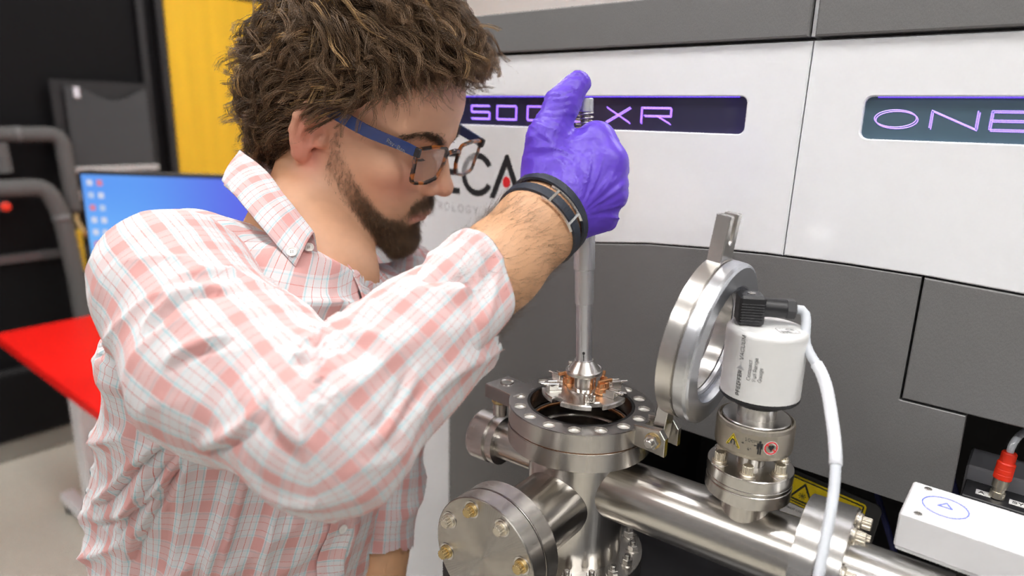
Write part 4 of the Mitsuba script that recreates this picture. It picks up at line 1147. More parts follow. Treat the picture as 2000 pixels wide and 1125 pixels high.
for i in range(1, M_):
    g = np.array([0.0, 0, -0.10 * i / M_])
    q = (P_ - CC) / CR
    rad = np.linalg.norm(q, axis=1)
    nn = unit(q / CR)
    height = (rad - 1) * 0.09
    err = (lift - height)[:, None]
    D_ = unit(D_ + flow * 0.24 + g + nn * np.clip(err * 26, -0.35, 0.5))
    if i > M_ * 0.6:
        D_ = unit(D_ + nn * 0.22 * (back + 0.3) )
    P_ = P_ + D_ * ds[:, None]
    guide.append(P_)
guide = np.stack(guide, 1)                                          # locks, points, xyz
nS = 14
tt = np.linspace(0, 1, M_)
tg = unit(np.gradient(guide, axis=1))
b1 = unit(np.cross(tg, np.array([0.31, 0.62, 0.72])))
b2 = np.cross(tg, b1)
amp = (rng.uniform(0.004, 0.0100, nL) * (0.22 + 0.95 * np.maximum(0.75 * top[:, 0], np.maximum(back[:, 0], front[:, 0]))))[:, None]
amp *= np.where((root[:, 2] < 0.05) & (root[:, 0] > -0.03), 0.45, 1.0)[:, None]
frq = rng.uniform(1.1, 2.1, nL)[:, None]
ph = rng.uniform(0, 2 * np.pi, nL)[:, None]
all_s, tone = [], []
lock_tone = rng.random(nL) ** 1.2
hand = rng.choice([-1.0, 1.0], nL)[:, None]
for k in range(nS):
    f_k = frq * rng.uniform(0.97, 1.03, (nL, 1))
    pk = ph + rng.normal(0, 0.10, (nL, 1))
    ak = amp * rng.uniform(0.85, 1.15, (nL, 1)) * (0.15 + 0.85 * tt[None] ** 0.8)
    th = 2 * np.pi * f_k * tt[None] ** 1.15 * hand + pk
    off = rng.normal(0, 0.0020, (nL, 2)) * 1.0
    o1, o2 = off[:, :1] * (1 - 0.45 * tt[None]), off[:, 1:] * (1 - 0.45 * tt[None])
    s_ = guide + b1 * (ak * (np.cos(th) - np.cos(pk)) + o1)[..., None] + b2 * (ak * (np.sin(th) - np.sin(pk)) + o2)[..., None]
    all_s.append(s_)
    tone.append(np.clip(0.72 * lock_tone + 0.28 * rng.random(nL), 0, 1))
paths = np.concatenate(all_s)
tone = np.concatenate(tone)
# fly-away hairs
nf = 260
pick = rng.integers(0, nL, nf)
fly = guide[pick] + (unit(guide[pick] - CC) * (tt[None, :, None] ** 1.6) * rng.uniform(0.004, 0.024, (nf, 1, 1))) + rng.normal(0, 0.002, (nf, 1, 3))
fly += b1[pick] * (0.006 * np.sin(2 * np.pi * 1.5 * tt + ph[pick]))[..., None]
paths = np.concatenate([paths, fly])
tone = np.r_[tone, rng.random(nf) * 0.5 + 0.5]
# keep strands off the face below the hairline at the front and out of the skull
q = (paths - CC) / CR
rad = np.linalg.norm(q, axis=2, keepdims=True)
paths = np.where(rad < 1.01, CC + q / rad * 1.01 * CR, paths)
# strands of the fringe end where they would fall over the forehead
lim = np.interp(paths[..., 0], [0.030, 0.045, 0.060, 0.078, 0.100, 0.130], [0.0, 0.040, 0.072, 0.092, 0.100, 0.105]) - rng.uniform(0, 1, (len(paths), 1)) ** 4 * 0.030
bad = (paths[..., 2] < lim) & (paths[..., 0] > 0.035) & (np.arange(M_)[None] > 2)
first_ = np.where(bad.any(1), bad.argmax(1), M_ - 1)
for i in np.nonzero(bad.any(1))[0]:
    e_ = first_[i]
    t_ = np.linspace(0, e_, M_)
    paths[i] = np.stack([np.interp(t_, np.arange(M_), paths[i, :, k]) for k in range(3)], 1)
# ear stays free below its upper third
wid = np.where(np.arange(len(paths)) < len(paths) - nf, 0.00028, 0.00011)
sv, sf = strands(paths, wid, wid * 0.45)
hue = np.array([0.046, 0.026, 0.014])[None] * (1 - tone[:, None]) + np.array([0.190, 0.115, 0.062])[None] * tone[:, None]
blond = np.r_[np.tile(rng.random(nL) < 0.07, nS), rng.random(nf) < 0.3] & (rng.random(len(tone)) < 0.75)
hue[blond] = np.array([0.40, 0.25, 0.11]) * rng.uniform(0.7, 1.1, (blond.sum(), 1))
along = np.linspace(0.85, 1.25, M_)
hcol = (hue[:, None, None, :] * along[None, :, None, None] * np.ones((1, 1, 3, 1))).reshape(-1, 3)
HAIR = mat('hair', pr({'type': 'mesh_attribute', 'name': 'vertex_color'}, 0.34, specular=0.3))
add(PERSON + '__hair', (h2w(sv), sf), HAIR, True, color=hcol)


def cap_sdf(q):
    d = ell(q, CC, CR + 0.007)
    zl = hairline(q[:, 0]).astype(np.float32)
    return smax(d + 0.004 * (meshkit.noise(q * 70).astype(np.float32) - 0.5), zl + 0.004 - q[:, 2], 0.012)


cv, cf = sdf_mesh(cap_sdf, (-0.13, -0.11, -0.10), (0.12, 0.11, 0.16), 0.004)
add(PERSON + '__hair_base', (h2w(cv), cf), mat('hair_base', {'type': 'bumpmap', 'scale': 1.0, 'arbitrary': mikit.proc(lambda p, n, uv: 0.0012 * mikit.fbm(p.x * 420, p.y * 420, p.z * 90, 2)), 'bsdf': pr((0.050, 0.030, 0.017), 0.8, specular=0.1)}), True)

# ------------------------------------------------------------------ beard, eyebrows, lashes
bm = beard_mask(hv)
tri_c = hv[hf].mean(1)
area = np.linalg.norm(np.cross(hv[hf[:, 1]] - hv[hf[:, 0]], hv[hf[:, 2]] - hv[hf[:, 0]]), axis=1)
w_ = bm[hf].mean(1) ** 1.3 * area * (np.clip((tri_c[:, 0] - 0.01) / 0.06, 0.62, 1)) * np.where(tri_c[:, 1] < 0.02, 1, 0.6)
w_ /= w_.sum()
NBRD = 19000
ti = rng.choice(len(hf), NBRD, p=w_)
uvw = rng.dirichlet([1, 1, 1], NBRD)
br = (hv[hf[ti]] * uvw[..., None]).sum(1)
bn = unit((hn[hf[ti]] * uvw[..., None]).sum(1))
bdir = unit(np.array([0.35, 0, -1.0]) + rng.normal(0, 0.35, (NBRD, 3)) + bn * 0.30)
bl = (0.0050 + 0.0030 * np.clip((br[:, 0] - 0.03) / 0.05, 0, 1)) * rng.uniform(0.6, 1.35, NBRD)
s3 = np.linspace(0, 1, 4)[None, :, None]
bp = br[:, None] + s3 * bl[:, None, None] * (bdir[:, None] * (0.6 + 0.4 * s3) + bn[:, None] * 0.30 * (1 - s3)) - bn[:, None] * 0.0003
v_, f_ = strands(bp, 0.00013, 0.00005)
bc = np.array([0.030, 0.019, 0.012]) + rng.random((NBRD, 1)) ** 1.5 * np.array([0.20, 0.115, 0.060])
add(PERSON + '__beard', (h2w(v_), f_), HAIR, True, color=np.repeat(bc, 12, 0))
for s_ in (-1, 1):
    n_ = 620
    t_ = rng.random(n_)
    g = np.array([[0.1000, 0.0125, 0.0275], [0.0985, 0.0250, 0.0345], [0.0890, 0.0390, 0.0385], [0.0700, 0.0540, 0.0330]])
    cen = np.stack([np.interp(t_, [0, 0.33, 0.7, 1], g[:, k]) for k in range(3)], 1)
    cen[:, 2] += rng.normal(0, 1, n_) * 0.0026 * (1 - 0.6 * t_)
    cen[:, 1] *= s_
    # put the roots on the skin
    _, ii = cKDTree(hv).query(cen)
    r_ = hv[ii] + (cen - hv[ii]) * 0.25
    dr_ = unit(np.array([-0.25, 0.8 * s_, 0.35]) + rng.normal(0, 0.22, (n_, 3)) + hn[ii] * 0.25)
    dr_[:, 2] -= 0.5 * t_
    pp = r_[:, None] + s3 * 0.0085 * rng.uniform(0.6, 1.2, (n_, 1, 1)) * dr_[:, None] + hn[ii][:, None] * 0.0007
    v_, f_ = strands(pp, 0.00017, 0.00007)
    add(PERSON + '__eyebrow', (h2w(v_), f_), HAIR, True, color=np.repeat(np.array([[0.045, 0.028, 0.018]]), len(v_), 0))
    n_ = 60
    t_ = np.linspace(0, 1, n_)
    lp = np.c_[0.0885 - 0.0065 * t_ ** 2, (0.0250 + 0.0130 * t_) * s_, 0.0078 - 0.001 * t_]
    ld = unit(np.c_[1.0 - 0.5 * t_, 0.5 * t_ * s_, -0.65 + 0 * t_])
    pp = lp[:, None] + s3 * 0.0045 * (ld[:, None] + np.array([0, 0, 0.5]) * s3)
    v_, f_ = strands(pp, 0.00018, 0.00006)
    add(PERSON + '__eyelash', (h2w(v_), f_), HAIR, True, color=np.repeat(np.array([[0.02, 0.013, 0.01]]), len(v_), 0))

# hairs of the right forearm
n_ = 2300
t_ = rng.uniform(0.50, 1.0, n_)
e_up = unit(np.cross(AD, np.cross(UP, AD)))
e_out = unit(np.cross(AD, e_up))
e_out = e_out if e_out @ (CAM - ELR) > 0 else -e_out
ph_ = rng.uniform(-2.6, 2.6, n_)
radial = np.sin(ph_)[:, None] * e_up + np.cos(ph_)[:, None] * e_out
rr_ = np.interp(t_, [0.35, 0.75, 0.955, 1.0], [0.0410, 0.0385, 0.0372, 0.0345])
r_ = ELR + AD * (AL * t_)[:, None] + radial * (rr_ - 0.0006)[:, None]
dr_ = unit(AD * 0.55 + radial * 0.45 + np.cross(AD, radial) * 0.55 + rng.normal(0, 0.33, (n_, 3)))
s5 = np.linspace(0, 1, 6)[None, :, None]
pp = r_[:, None] + s5 * rng.uniform(0.006, 0.017, (n_, 1, 1)) * (dr_[:, None] + 0.5 * s5 * (AD - radial[:, None] * 0.5))
v_, f_ = strands(pp, 0.00010, 0.00004)
add(PERSON + '__arm_hair', (v_, f_), HAIR, True, color=np.repeat(np.array([[0.075, 0.045, 0.025]]), len(v_), 0))

# ------------------------------------------------------------------ glasses
a1, a2 = -0.0835, -0.2122
Ry = np.array([[math.cos(a1), 0, math.sin(a1)], [0, 1, 0], [-math.sin(a1), 0, math.cos(a1)]])
Rz = np.array([[math.cos(a2), -math.sin(a2), 0], [math.sin(a2), math.cos(a2), 0], [0, 0, 1]])
R3 = Rz @ Ry                                     # slightly askew on the nose
mgl_ = np.eye(4)
mgl_[:3, :3] = HR @ R3
mgl_[:3, 3] = HR @ np.array([0.1135, 0, 0.0112]) + HO


def tortoise(p, n, uv):
    a = mikit.smoothstep(0.44, 0.62, mikit.fbm(p.x * 130, p.y * 130, p.z * 130, 3))
    return mikit.mix((0.020, 0.012, 0.010), (0.36, 0.105, 0.018), a)


TORT = mat('tortoiseshell', pr(mikit.proc(tortoise), 0.14, clearcoat=0.8))
NAVY = mat('temple_navy', pr((0.020, 0.045, 0.155), 0.28))
GL = PERSON + '__eyeglasses'
fr = []
lens_pts = []
for s_ in (-1, 1):
    out = sg.Polygon([(-0.0255, -0.017), (-0.0215, -0.0215), (0.0, -0.0235), (0.0185, -0.0195), (0.0255, -0.006), (0.0265, 0.0105), (0.0230, 0.0175), (0.0, 0.0200), (-0.0270, 0.0185), (-0.0285, 0.0120)]).buffer(-0.0075).buffer(0.0075, quad_segs=10)
    hole = out.buffer(-0.0024, quad_segs=8)
    rim_ = out.buffer(0.0003).difference(hole)
    m = trimesh.creation.extrude_polygon(rim_, 0.0036, engine='earcut')
    lens_ = trimesh.creation.extrude_polygon(hole.buffer(0.0003), 0.0012, engine='earcut')
    for me, z0, dst in ((m, 0, fr), (lens_, 0.0014, lens_pts)):
        v = me.vertices
        yy = v[:, 0] * (-s_) * -1.0
        y_ = s_ * 0.0385 + (-v[:, 0]) * s_
        x_ = v[:, 2] + z0 - 0.9 * y_ ** 2 * 1.0
        dst.append(trimesh.Trimesh(np.c_[x_, y_, v[:, 1]], me.faces if s_ < 0 else me.faces[:, ::-1], process=False))
bridge = tube(spline([(0.002, -0.0135, 0.0080), (0.0035, -0.006, 0.0115), (0.004, 0, 0.0122), (0.0035, 0.006, 0.0115), (0.002, 0.0135, 0.0080)], 16), 0.0026, 12)
add(GL, tf(cat(*fr, bridge), mgl_), TORT, 30)
LENS = mat('lens', {'type': 'thindielectric', 'int_ior': 1.5})
for l_ in lens_pts:
    v = l_.vertices
    add(GL + '__lens', tf(l_, mgl_), LENS)
gi = np.linalg.inv(mgl_)
for s_ in (-1, 1):
    ear_w = h2w(np.array([[-0.004, 0.0835 * s_, 0.028], [-0.026, 0.079 * s_, 0.008]]))
    ear_l = (np.c_[ear_w, [1, 1]] @ gi.T)[:, :3]
    h0 = np.array([-0.0035, 0.0675 * s_, 0.0145])
    mid_ = (h0 + ear_l[0]) / 2 + [0, 0.004 * s_, 0]
    c = spline([h0, h0 + [-0.008, 0.0010 * s_, 0.0005], mid_, ear_l[0], ear_l[1]], 40)
    hgt = np.interp(np.linspace(0, 1, 40), [0, 0.12, 0.5, 0.7, 1], [0.0050, 0.0052, 0.0062, 0.0058, 0.0042])
    up_ = np.array([0, 0, 1.0])
    tg_ = unit(np.gradient(c, axis=0))
    side = unit(np.cross(tg_, up_))
    upv = np.cross(side, tg_)
    V4 = np.stack([c + upv * hgt[:, None] + side * 0.0016, c + upv * hgt[:, None] - side * 0.0016, c - upv * hgt[:, None] - side * 0.0016, c - upv * hgt[:, None] + side * 0.0016], 1)
    n4 = len(c)
    F4 = []
    for i in range(n4 - 1):
        for j in range(4):
            F4 += [[i * 4 + j, i * 4 + (j + 1) % 4, i * 4 + 4 + (j + 1) % 4], [i * 4 + j, i * 4 + 4 + (j + 1) % 4, i * 4 + 4 + j]]
    F4 += [[0, 2, 1], [0, 3, 2], [n4 * 4 - 4, n4 * 4 - 3, n4 * 4 - 2], [n4 * 4 - 4, n4 * 4 - 2, n4 * 4 - 1]]
    add(GL + '__temple', tf((V4.reshape(-1, 3), np.array(F4)), mgl_), NAVY, 30)
    add(GL + '__hinge', tf(box(0.0085, 0.0046, 0.0098, 0.0008, frame(h0 + [0.0015, -0.0012 * s_, 0], ZU)), mgl_), BLACK)
    if s_ < 0:
        tp = frame(c[5] - side[5] * 0.0017 * (1 if side[5][1] > 0 else -1), -side[5] * (1 if side[5][1] > 0 else -1), -tg_[5])
        add(GL + '__temple__lettering', tf(txt('Ray-Ban', 0.0042, 0.0002), mgl_ @ frame(c[9] + np.array([0, -0.0018, -0.0018]), (0, -1, 0), -tg_[7])), STEEL_M)

# ------------------------------------------------------------------ purple glove (the right hand in it)
hw = {k: at(*v) for k, v in dict(W0=(1066, 412, 0.598), CMC=(1056, 336, 0.600), TM=(1070, 268, 0.602), TI=(1098, 205, 0.605), TT=(1131, 163, 0.609),
      I0=(1166, 275, 0.606), M0=(1188, 318, 0.598), R0=(1187, 372, 0.600), L0=(1166, 420, 0.608), HY=(1124, 432, 0.606),
      I1=(1188, 282, 0.646), I2=(1152, 306, 0.668), I3=(1118, 300, 0.660), M1=(1206, 332, 0.642), M2=(1166, 350, 0.668), M3=(1126, 342, 0.662),
      R1=(1203, 386, 0.642), R2=(1164, 398, 0.666), R3=(1124, 388, 0.660), L1=(1186, 432, 0.642), L2=(1154, 442, 0.662), L3=(1122, 434, 0.656), WB=(1030, 462, 0.594)).items()}


def glove_sdf(p):
    h = hw
    d = cap(p, h['WB'], h['W0'], 0.0335, 0.0330)
    for k, r0, r1 in (('I0', 0.0240, 0.0175), ('M0', 0.0250, 0.0180), ('R0', 0.0250, 0.0172), ('L0', 0.0235, 0.0160)):
        d = smin(d, cap(p, h['W0'], h[k], r0, r1), 0.014)
    for a, b in (('I0', 'M0'), ('M0', 'R0'), ('R0', 'L0')):
        d = smin(d, cap(p, h[a], h[b], 0.0150, 0.0150), 0.008)
    d = smin(d, cap(p, h['W0'], h['HY'], 0.024, 0.0195), 0.012)
    d = smin(d, cap(p, h['HY'], h['L0'], 0.0195, 0.0150), 0.010)
    d = smin(d, cap(p, h['CMC'], h['I0'], 0.0190, 0.0120), 0.010)
    d = smin(d, chain(p, [h['W0'], h['CMC'], h['TM'], h['TI'], h['TT']], [0.025, 0.0212, 0.0178, 0.0152, 0.0112], 0.006), 0.012)
    for c, r in (('I', 0.0112), ('M', 0.0115), ('R', 0.0110), ('L', 0.0098)):
        d = smin(d, chain(p, [h[c + '0'], h[c + '1'], h[c + '2'], h[c + '3']], [r * 1.25, r, r * 0.92, r * 0.80], 0.004), 0.006)
    return d


gv, gf = sdf_mesh(glove_sdf, np.min(list(hw.values()), 0) - 0.045, np.max(list(hw.values()), 0) + 0.045, 0.0020)
gn = normals(gv, gf)
wp = at(1059, 408, 0.598)
gcut = (gv - wp) @ AD
# wrinkles: long folds across the thumb and from the cuff, finer ones between
loc = np.stack([gv @ UP, gv @ RT, gv @ FWD], 1)
ridge = lambda t: 1 - np.abs(2 * t - 1)
tax = unit(hw['TI'] - hw['CMC'])
dth = np.linalg.norm(np.cross(gv - hw['CMC'], tax), axis=1)
wth = np.exp(-(dth / 0.024) ** 2)
n1 = ridge(meshkit.fbm(np.c_[(gv @ tax) * 105 + 5 * meshkit.noise(gv * 40), (gv @ RT) * 16, (gv @ FWD) * 16], 2)) ** 5
fan = np.arctan2((gv - hw['HY']) @ UP, (gv - hw['HY']) @ RT)
rf = np.linalg.norm(gv - hw['HY'], axis=1)
n2 = ridge(meshkit.fbm(np.c_[fan * 5.5, rf * 14, rf * 0 + 3], 2)) ** 4
wfan = np.exp(-((rf - 0.03) / 0.028) ** 2) * np.clip(((gv - hw['HY']) @ UP) / 0.006 + 0.6, 0, 1)
n3 = ridge(meshkit.fbm(np.c_[(gv @ UP) * 80 + 4 * meshkit.noise(gv * 35), (gv @ RT) * 12, (gv @ FWD) * 12], 2)) ** 5
wl = np.exp(-(((gv - hw['CMC']) @ RT) / 0.03) ** 2) * (1 - 0.6 * wth)
gdis = 0.0024 * n1 * wth + 0.0030 * n2 * wfan + 0.0019 * n3 * wl - 0.0009
gv2 = gv + gn * gdis[:, None]
wp = wp + AD * 0.004
gcut = gcut - 0.004
ra_ = gv2 - ELR
ra_ = ra_ - AD * (ra_ @ AD)[:, None]
rl_ = np.linalg.norm(ra_, axis=1)
gv2 -= (ra_ / rl_[:, None]) * (np.clip(rl_ - 0.0385, 0, None) * np.clip(1 - np.abs(gcut) / 0.026, 0, 1) ** 1.3)[:, None]   # the cuff clings to the wrist
gv2, gf2 = keep(gv2, gf, gcut + 0.006 * np.sin(8 * np.arctan2((gv - wp) @ e_up, (gv - wp) @ e_out)) * 0.15 > 0.0)
ed = np.sort(np.vstack([gf2[:, [0, 1]], gf2[:, [1, 2]], gf2[:, [2, 0]]]), 1)
ue, cnt_ = np.unique(ed, axis=0, return_counts=True)
rimv = np.unique(ue[cnt_ == 1])
gv2[rimv] -= AD * ((gv2[rimv] - wp) @ AD)[:, None]           # even edge of the cuff
GLOVE = mat('glove', {'type': 'bumpmap', 'scale': 1.0, 'arbitrary': mikit.proc(lambda p, n, uv: 0.00045 * mikit.fbm(p.x * 330, p.y * 330, p.z * 210, 3), 0.0006), 'bsdf': pr((0.115, 0.050, 0.54), 0.36, sheen=0.35, specular=0.4)})
add(PERSON + '__glove', (gv2, gf2), GLOVE, True)

# ------------------------------------------------------------------ leather bracelet with its buckle
LEATH = mat('leather', {'type': 'bumpmap', 'scale': 1.0, 'arbitrary': mikit.proc(lambda p, n, uv: 0.0002 * mikit.noise(p.x * 900, p.y * 900, p.z * 900)), 'bsdf': pr((0.016, 0.022, 0.036), 0.42)})


def band(t0, tilt, r, w, th_, n=72, a0=0.0, a1=2 * np.pi):
    """Strap round the forearm: rectangular section swept along a ring whose plane is tilted."""
    al_ = np.linspace(a0, a1, n)
    V, F = [], []
    for i, a in enumerate(al_):
        rad_ = np.cos(a) * e_up + np.sin(a) * e_out
        c = ELR + AD * (AL * t0 + tilt * np.cos(a) + 0.004 * np.sin(a)) + rad_ * r
        V += [c - AD * w / 2, c + AD * w / 2, c + AD * (w / 2 - 0.0008) + rad_ * th_, c - AD * (w / 2 - 0.0008) + rad_ * th_]
        if i:
            for j in range(4):
                b, e = (i - 1) * 4, i * 4
                F += [[b + j, e + j, e + (j + 1) % 4], [b + j, e + (j + 1) % 4, b + (j + 1) % 4]]
    return np.array(V), np.array(F)


BR = PERSON + '__bracelet'
add(BR, cat(band(1.018, 0.004, 0.0392, 0.0085, 0.0022), band(0.966, 0.002, 0.0392, 0.0100, 0.0020)), LEATH, 30)
bk_ = cat(band(0.996, 0.002, 0.0410, 0.0022, 0.0018, 12, 0.78, 1.75), band(0.936, 0.002, 0.0412, 0.0022, 0.0018, 12, 0.78, 1.75), band(0.966, 0.002, 0.0411, 0.0165, 0.0016, 3, 0.93, 0.985), band(0.966, 0.002, 0.0411, 0.0165, 0.0016, 3, 1.55, 1.605))
add(BR + '__buckle', bk_, STEEL_M, 30)


# ------------------------------------------------------------------ plaid shirt
def stripes(t):
    """One repeat (0 to 1) of the plaid's threads."""
    f = t - dr.floor(t)
    white, pink, aqua, red = mi.Color3f(0.68, 0.67, 0.68), mi.Color3f(0.65, 0.315, 0.295), mi.Color3f(0.34, 0.58, 0.63), mi.Color3f(0.58, 0.19, 0.17)

    def on(a, b):
        return dr.select((f > a) & (f < b), 1.0, 0.0)

    c = mikit.mix(white, pink, on(0.0, 0.34))
    c = mikit.mix(c, aqua, on(0.37, 0.405) + on(0.925, 0.96))
    c = mikit.mix(c, red, on(0.535, 0.556) + on(0.765, 0.786))
    c = mikit.mix(c, mi.Color3f(0.64, 0.34, 0.32), on(0.10, 0.12) * 0.5 + on(0.22, 0.24) * 0.5)
    return c


REP = 0.036


def plaid(p, n, uv):
    w = 0.5 + 0.5 * dr.sin(uv.x * 9000) * dr.sin(uv.y * 9000)
    a, b = stripes(uv.x / REP), stripes(uv.y / REP + 0.3)
    return (a * 0.62 + (b * 0.8 + mi.Color3f(0.20 * 0.66, 0.20 * 0.62, 0.20 * 0.63)) * 0.38) * (0.92 + 0.05 * w)


CLOTH = mat('shirt_cloth', {'type': 'bumpmap', 'scale': 1.0, 'arbitrary': mikit.proc(lambda p, n, uv: 0.0011 * mikit.fbm(p.x * 55, p.y * 55, p.z * 55, 3), 0.001), 'bsdf': pr(mikit.proc(plaid), 0.75, sheen=0.5, specular=0.25)})
BUTTON = mat('button', pr((0.82, 0.80, 0.76), 0.2))
SH = PERSON + '__shirt'
S_ = unit(SHL - SHR)
T_ = unit((SHR + SHL) / 2 + [0, 0, 0.03] - HIP)
FW = unit(np.cross(S_, T_))
T2 = np.cross(FW, S_)
ORG = (SHR + SHL) / 2


def torso_shirt(p):
    mid = ORG
    t = cap(p, mid * 0.72 + HIP * 0.28, HIP + [0.0, 0, -0.02], 0.110, 0.128)
    t = smin(t, cap(p, SHR + [0.026, 0.078, -0.082], SHL + [0.0, -0.045, -0.072], 0.088, 0.088), 0.05)
    t = smin(t, cap(p, NB_ - [0.004, 0.0, 0.034], mid - [0, 0, 0.08], 0.055, 0.08), 0.04)
    t = smin(t, cap(p, SHR + [-0.005, 0.02, -0.012], NB_ + [-0.01, -0.015, -0.045], 0.056, 0.044), 0.03)
    t = smin(t, cap(p, SHL + [-0.005, -0.01, -0.015], NB_ + [-0.01, 0.01, -0.045], 0.054, 0.044), 0.03)
    t = smin(t, cap(p, SHR + [-0.036, 0.030, -0.10], HIP + [-0.055, -0.045, 0.10], 0.088, 0.094), 0.05)
    return t


def cloth_part(key, sdf, lo, hi, h, uvfn, fold, cut=None, bsdf=CLOTH):
    v, f = sdf_mesh(sdf, lo, hi, h)
    n = normals(v, f)
    uv = uvfn(v)
    v2 = v + n * fold(v, n)[:, None]
    if cut is not None:
        v2, f, uv, n = keep(v2, f, cut(v), uv, n)
    return add(key, (v2, f), bsdf, True, uv=uv), v2, f, n


def uv_torso(v):
    q = v - ORG
    return np.c_[np.arctan2(q @ S_, q @ FW + 0.02) * 0.145, q @ T_ + 0.0]


def sharp(x, k=3):
    return np.clip(ridge(x), 0, 1) ** k


def seat(v, n, pts):
    """Points of the surface that are seen at the given places of the frame, as one smooth line."""
    q = px(v)
    ok = ((CAM - v) * n).sum(1) > 0
    out = []
    for x, y in pts:
        d = (q[:, 0] - x) ** 2 + (q[:, 1] - y) ** 2 + np.where(ok, 0, 1e6)
        c = np.argsort(d)[:12]
        out.append(v[c[np.argmin(q[c, 2])]])
    return spline(out, 60)


def crease(v, n, lines):
    """Overlapping folds along lines on the cloth: a groove with a raised lip beside it."""
    out = np.zeros(len(v))
    for pts, dep in lines:
        c = seat(v, n, pts)
        t = unit(np.gradient(c, axis=0))
        d, k = cKDTree(c).query(v)
        near = d < 0.03
        side = ((v - c[k]) * np.cross(n, t[k])).sum(1)
        endf = np.clip(np.minimum(k, 59 - k) / 14, 0, 1)
        prof = 1.0 * np.exp(-((side - 0.0055) / 0.0055) ** 2) - 0.9 * np.exp(-((side + 0.0012) / 0.0022) ** 2)
        out += np.where(near, dep * prof * endf * np.exp(-(np.maximum(d - np.abs(side), 0) / 0.006) ** 2), 0)
    return out


PIT = SHR + np.array([0.045, -0.01, -0.115])          # where the folds under the arm start


def fold_torso(v, n):
    q = v - ORG
    h_, a = q @ T_, np.arctan2(q @ S_, q @ FW)
    r = v - PIT
    d = np.linalg.norm(r, axis=1)
    ang = np.arctan2(r @ T_, r @ FW)
    pitf = sharp(meshkit.fbm(np.c_[ang * 2.6, d * 4, d * 0 + 2], 2), 3) * np.exp(-((d - 0.15) / 0.15) ** 2)
    drape = sharp(meshkit.fbm(np.c_[a * 3.4, h_ * 4.5, h_ * 0 + 5], 2), 3) * np.clip((-h_ - 0.08) / 0.2, 0, 1)
    waist = sharp(meshkit.fbm(np.c_[h_ * 17 - a * 2.0, a * 1.6, h_ * 0 + 9], 2), 3) * np.exp(-((h_ + 0.34) / 0.09) ** 2)
    chest = sharp(meshkit.fbm(np.c_[(h_ + 0.5 * (q @ S_)) * 14, a * 2, a * 0], 2), 4) * np.exp(-((h_ + 0.06) / 0.10) ** 2)
    return crease(v, n, [([(165, 985), (250, 940), (330, 880), (385, 855)], 0.007), ([(170, 1020), (260, 1000), (330, 950), (385, 870)], 0.006), ([(255, 1110), (300, 1000), (360, 900)], 0.006), ([(230, 1060), (290, 960), (372, 862)], 0.005)]) + 0.013 * pitf + 0.012 * drape + 0.012 * waist + 0.006 * chest + 0.005 * (meshkit.fbm(v * 14, 2) - 0.5) - 0.004


NAX = unit(h2w(np.array([0.0, 0, -0.03])) - NB_)
VTOP, VBOT = NECKF @ HR.T * HS + HO + np.array([0.03, -0.02, 0.02]), at(657, 552, 0.690)


def cut_torso(v):
    r = v - NB_
    al = r @ NAX
    ok = ~((np.linalg.norm(r - al[:, None] * NAX, axis=1) < 0.046) & (al > -0.02))
    b = VBOT - np.array([-0.235, -0.285, 1.39])
    t = np.clip(((v - (VBOT - b)) @ b) / (b @ b), 0, 1)
    dv = np.linalg.norm(v - (VBOT - b) - t[:, None] * b, axis=1)
    return ok & ~(dv < 0.026 * (1 - t) + 0.0015) & (v[:, 2] > 0.845)


_, tv, tf__, tn = cloth_part(SH, torso_shirt, (-0.60, -0.66, 0.80), (-0.02, 0.06, 1.48), 0.0052, uv_torso, fold_torso, cut_torso)

# sleeves
ELs = ELR + np.array([0.0, 0.0, 0.0])
CUFF_T = 0.70


def sleeve_r(p):
    e = ELs
    d = chain(p, [SL0, SL1, e + [-0.004, 0.0, 0.004]], [0.0715, 0.0690, 0.0550], 0.03)
    d = smin(d, chain(p, [e + [-0.004, 0, 0.004], e + AD * AL * 0.32 + [0, 0, 0.002], e + AD * AL * 0.62], [0.0520, 0.0450, 0.0400], 0.03), 0.030)
    d = smin(d, cap(p, e + [0.01, 0, -0.006], e + AD * AL * 0.52 - e_up * 0.020, 0.040, 0.032), 0.02)
    return d


UA = unit(ELs - SHR)
ULEN = np.linalg.norm(ELs - SHR)
PN = unit(np.cross(UA, AD))
INNER = ELs + unit(AD - UA) * 0.052                    # hollow of the elbow


def bone_coord(v):
    """Distance along the bent arm, angle round it, and which bone is nearer (0 upper, 1 fore)."""
    t1 = (v - SHR) @ UA
    t2 = (v - ELs) @ AD
    bis = unit(UA + AD)
    w = ((v - ELs) @ bis > 0)
    s = np.where(w, ULEN + t2, t1)
    ax = np.where(w[:, None], AD, UA)
    r = v - np.where(w[:, None], ELs, SHR)
    r = r - ax * (r * ax).sum(1)[:, None]
    ip = np.cross(ax, PN)
    return s, np.arctan2((r * PN).sum(1), (r * ip).sum(1)), w


def uv_sleeve(v):
    s, a, w = bone_coord(v)
    return np.c_[a * 0.074, s]


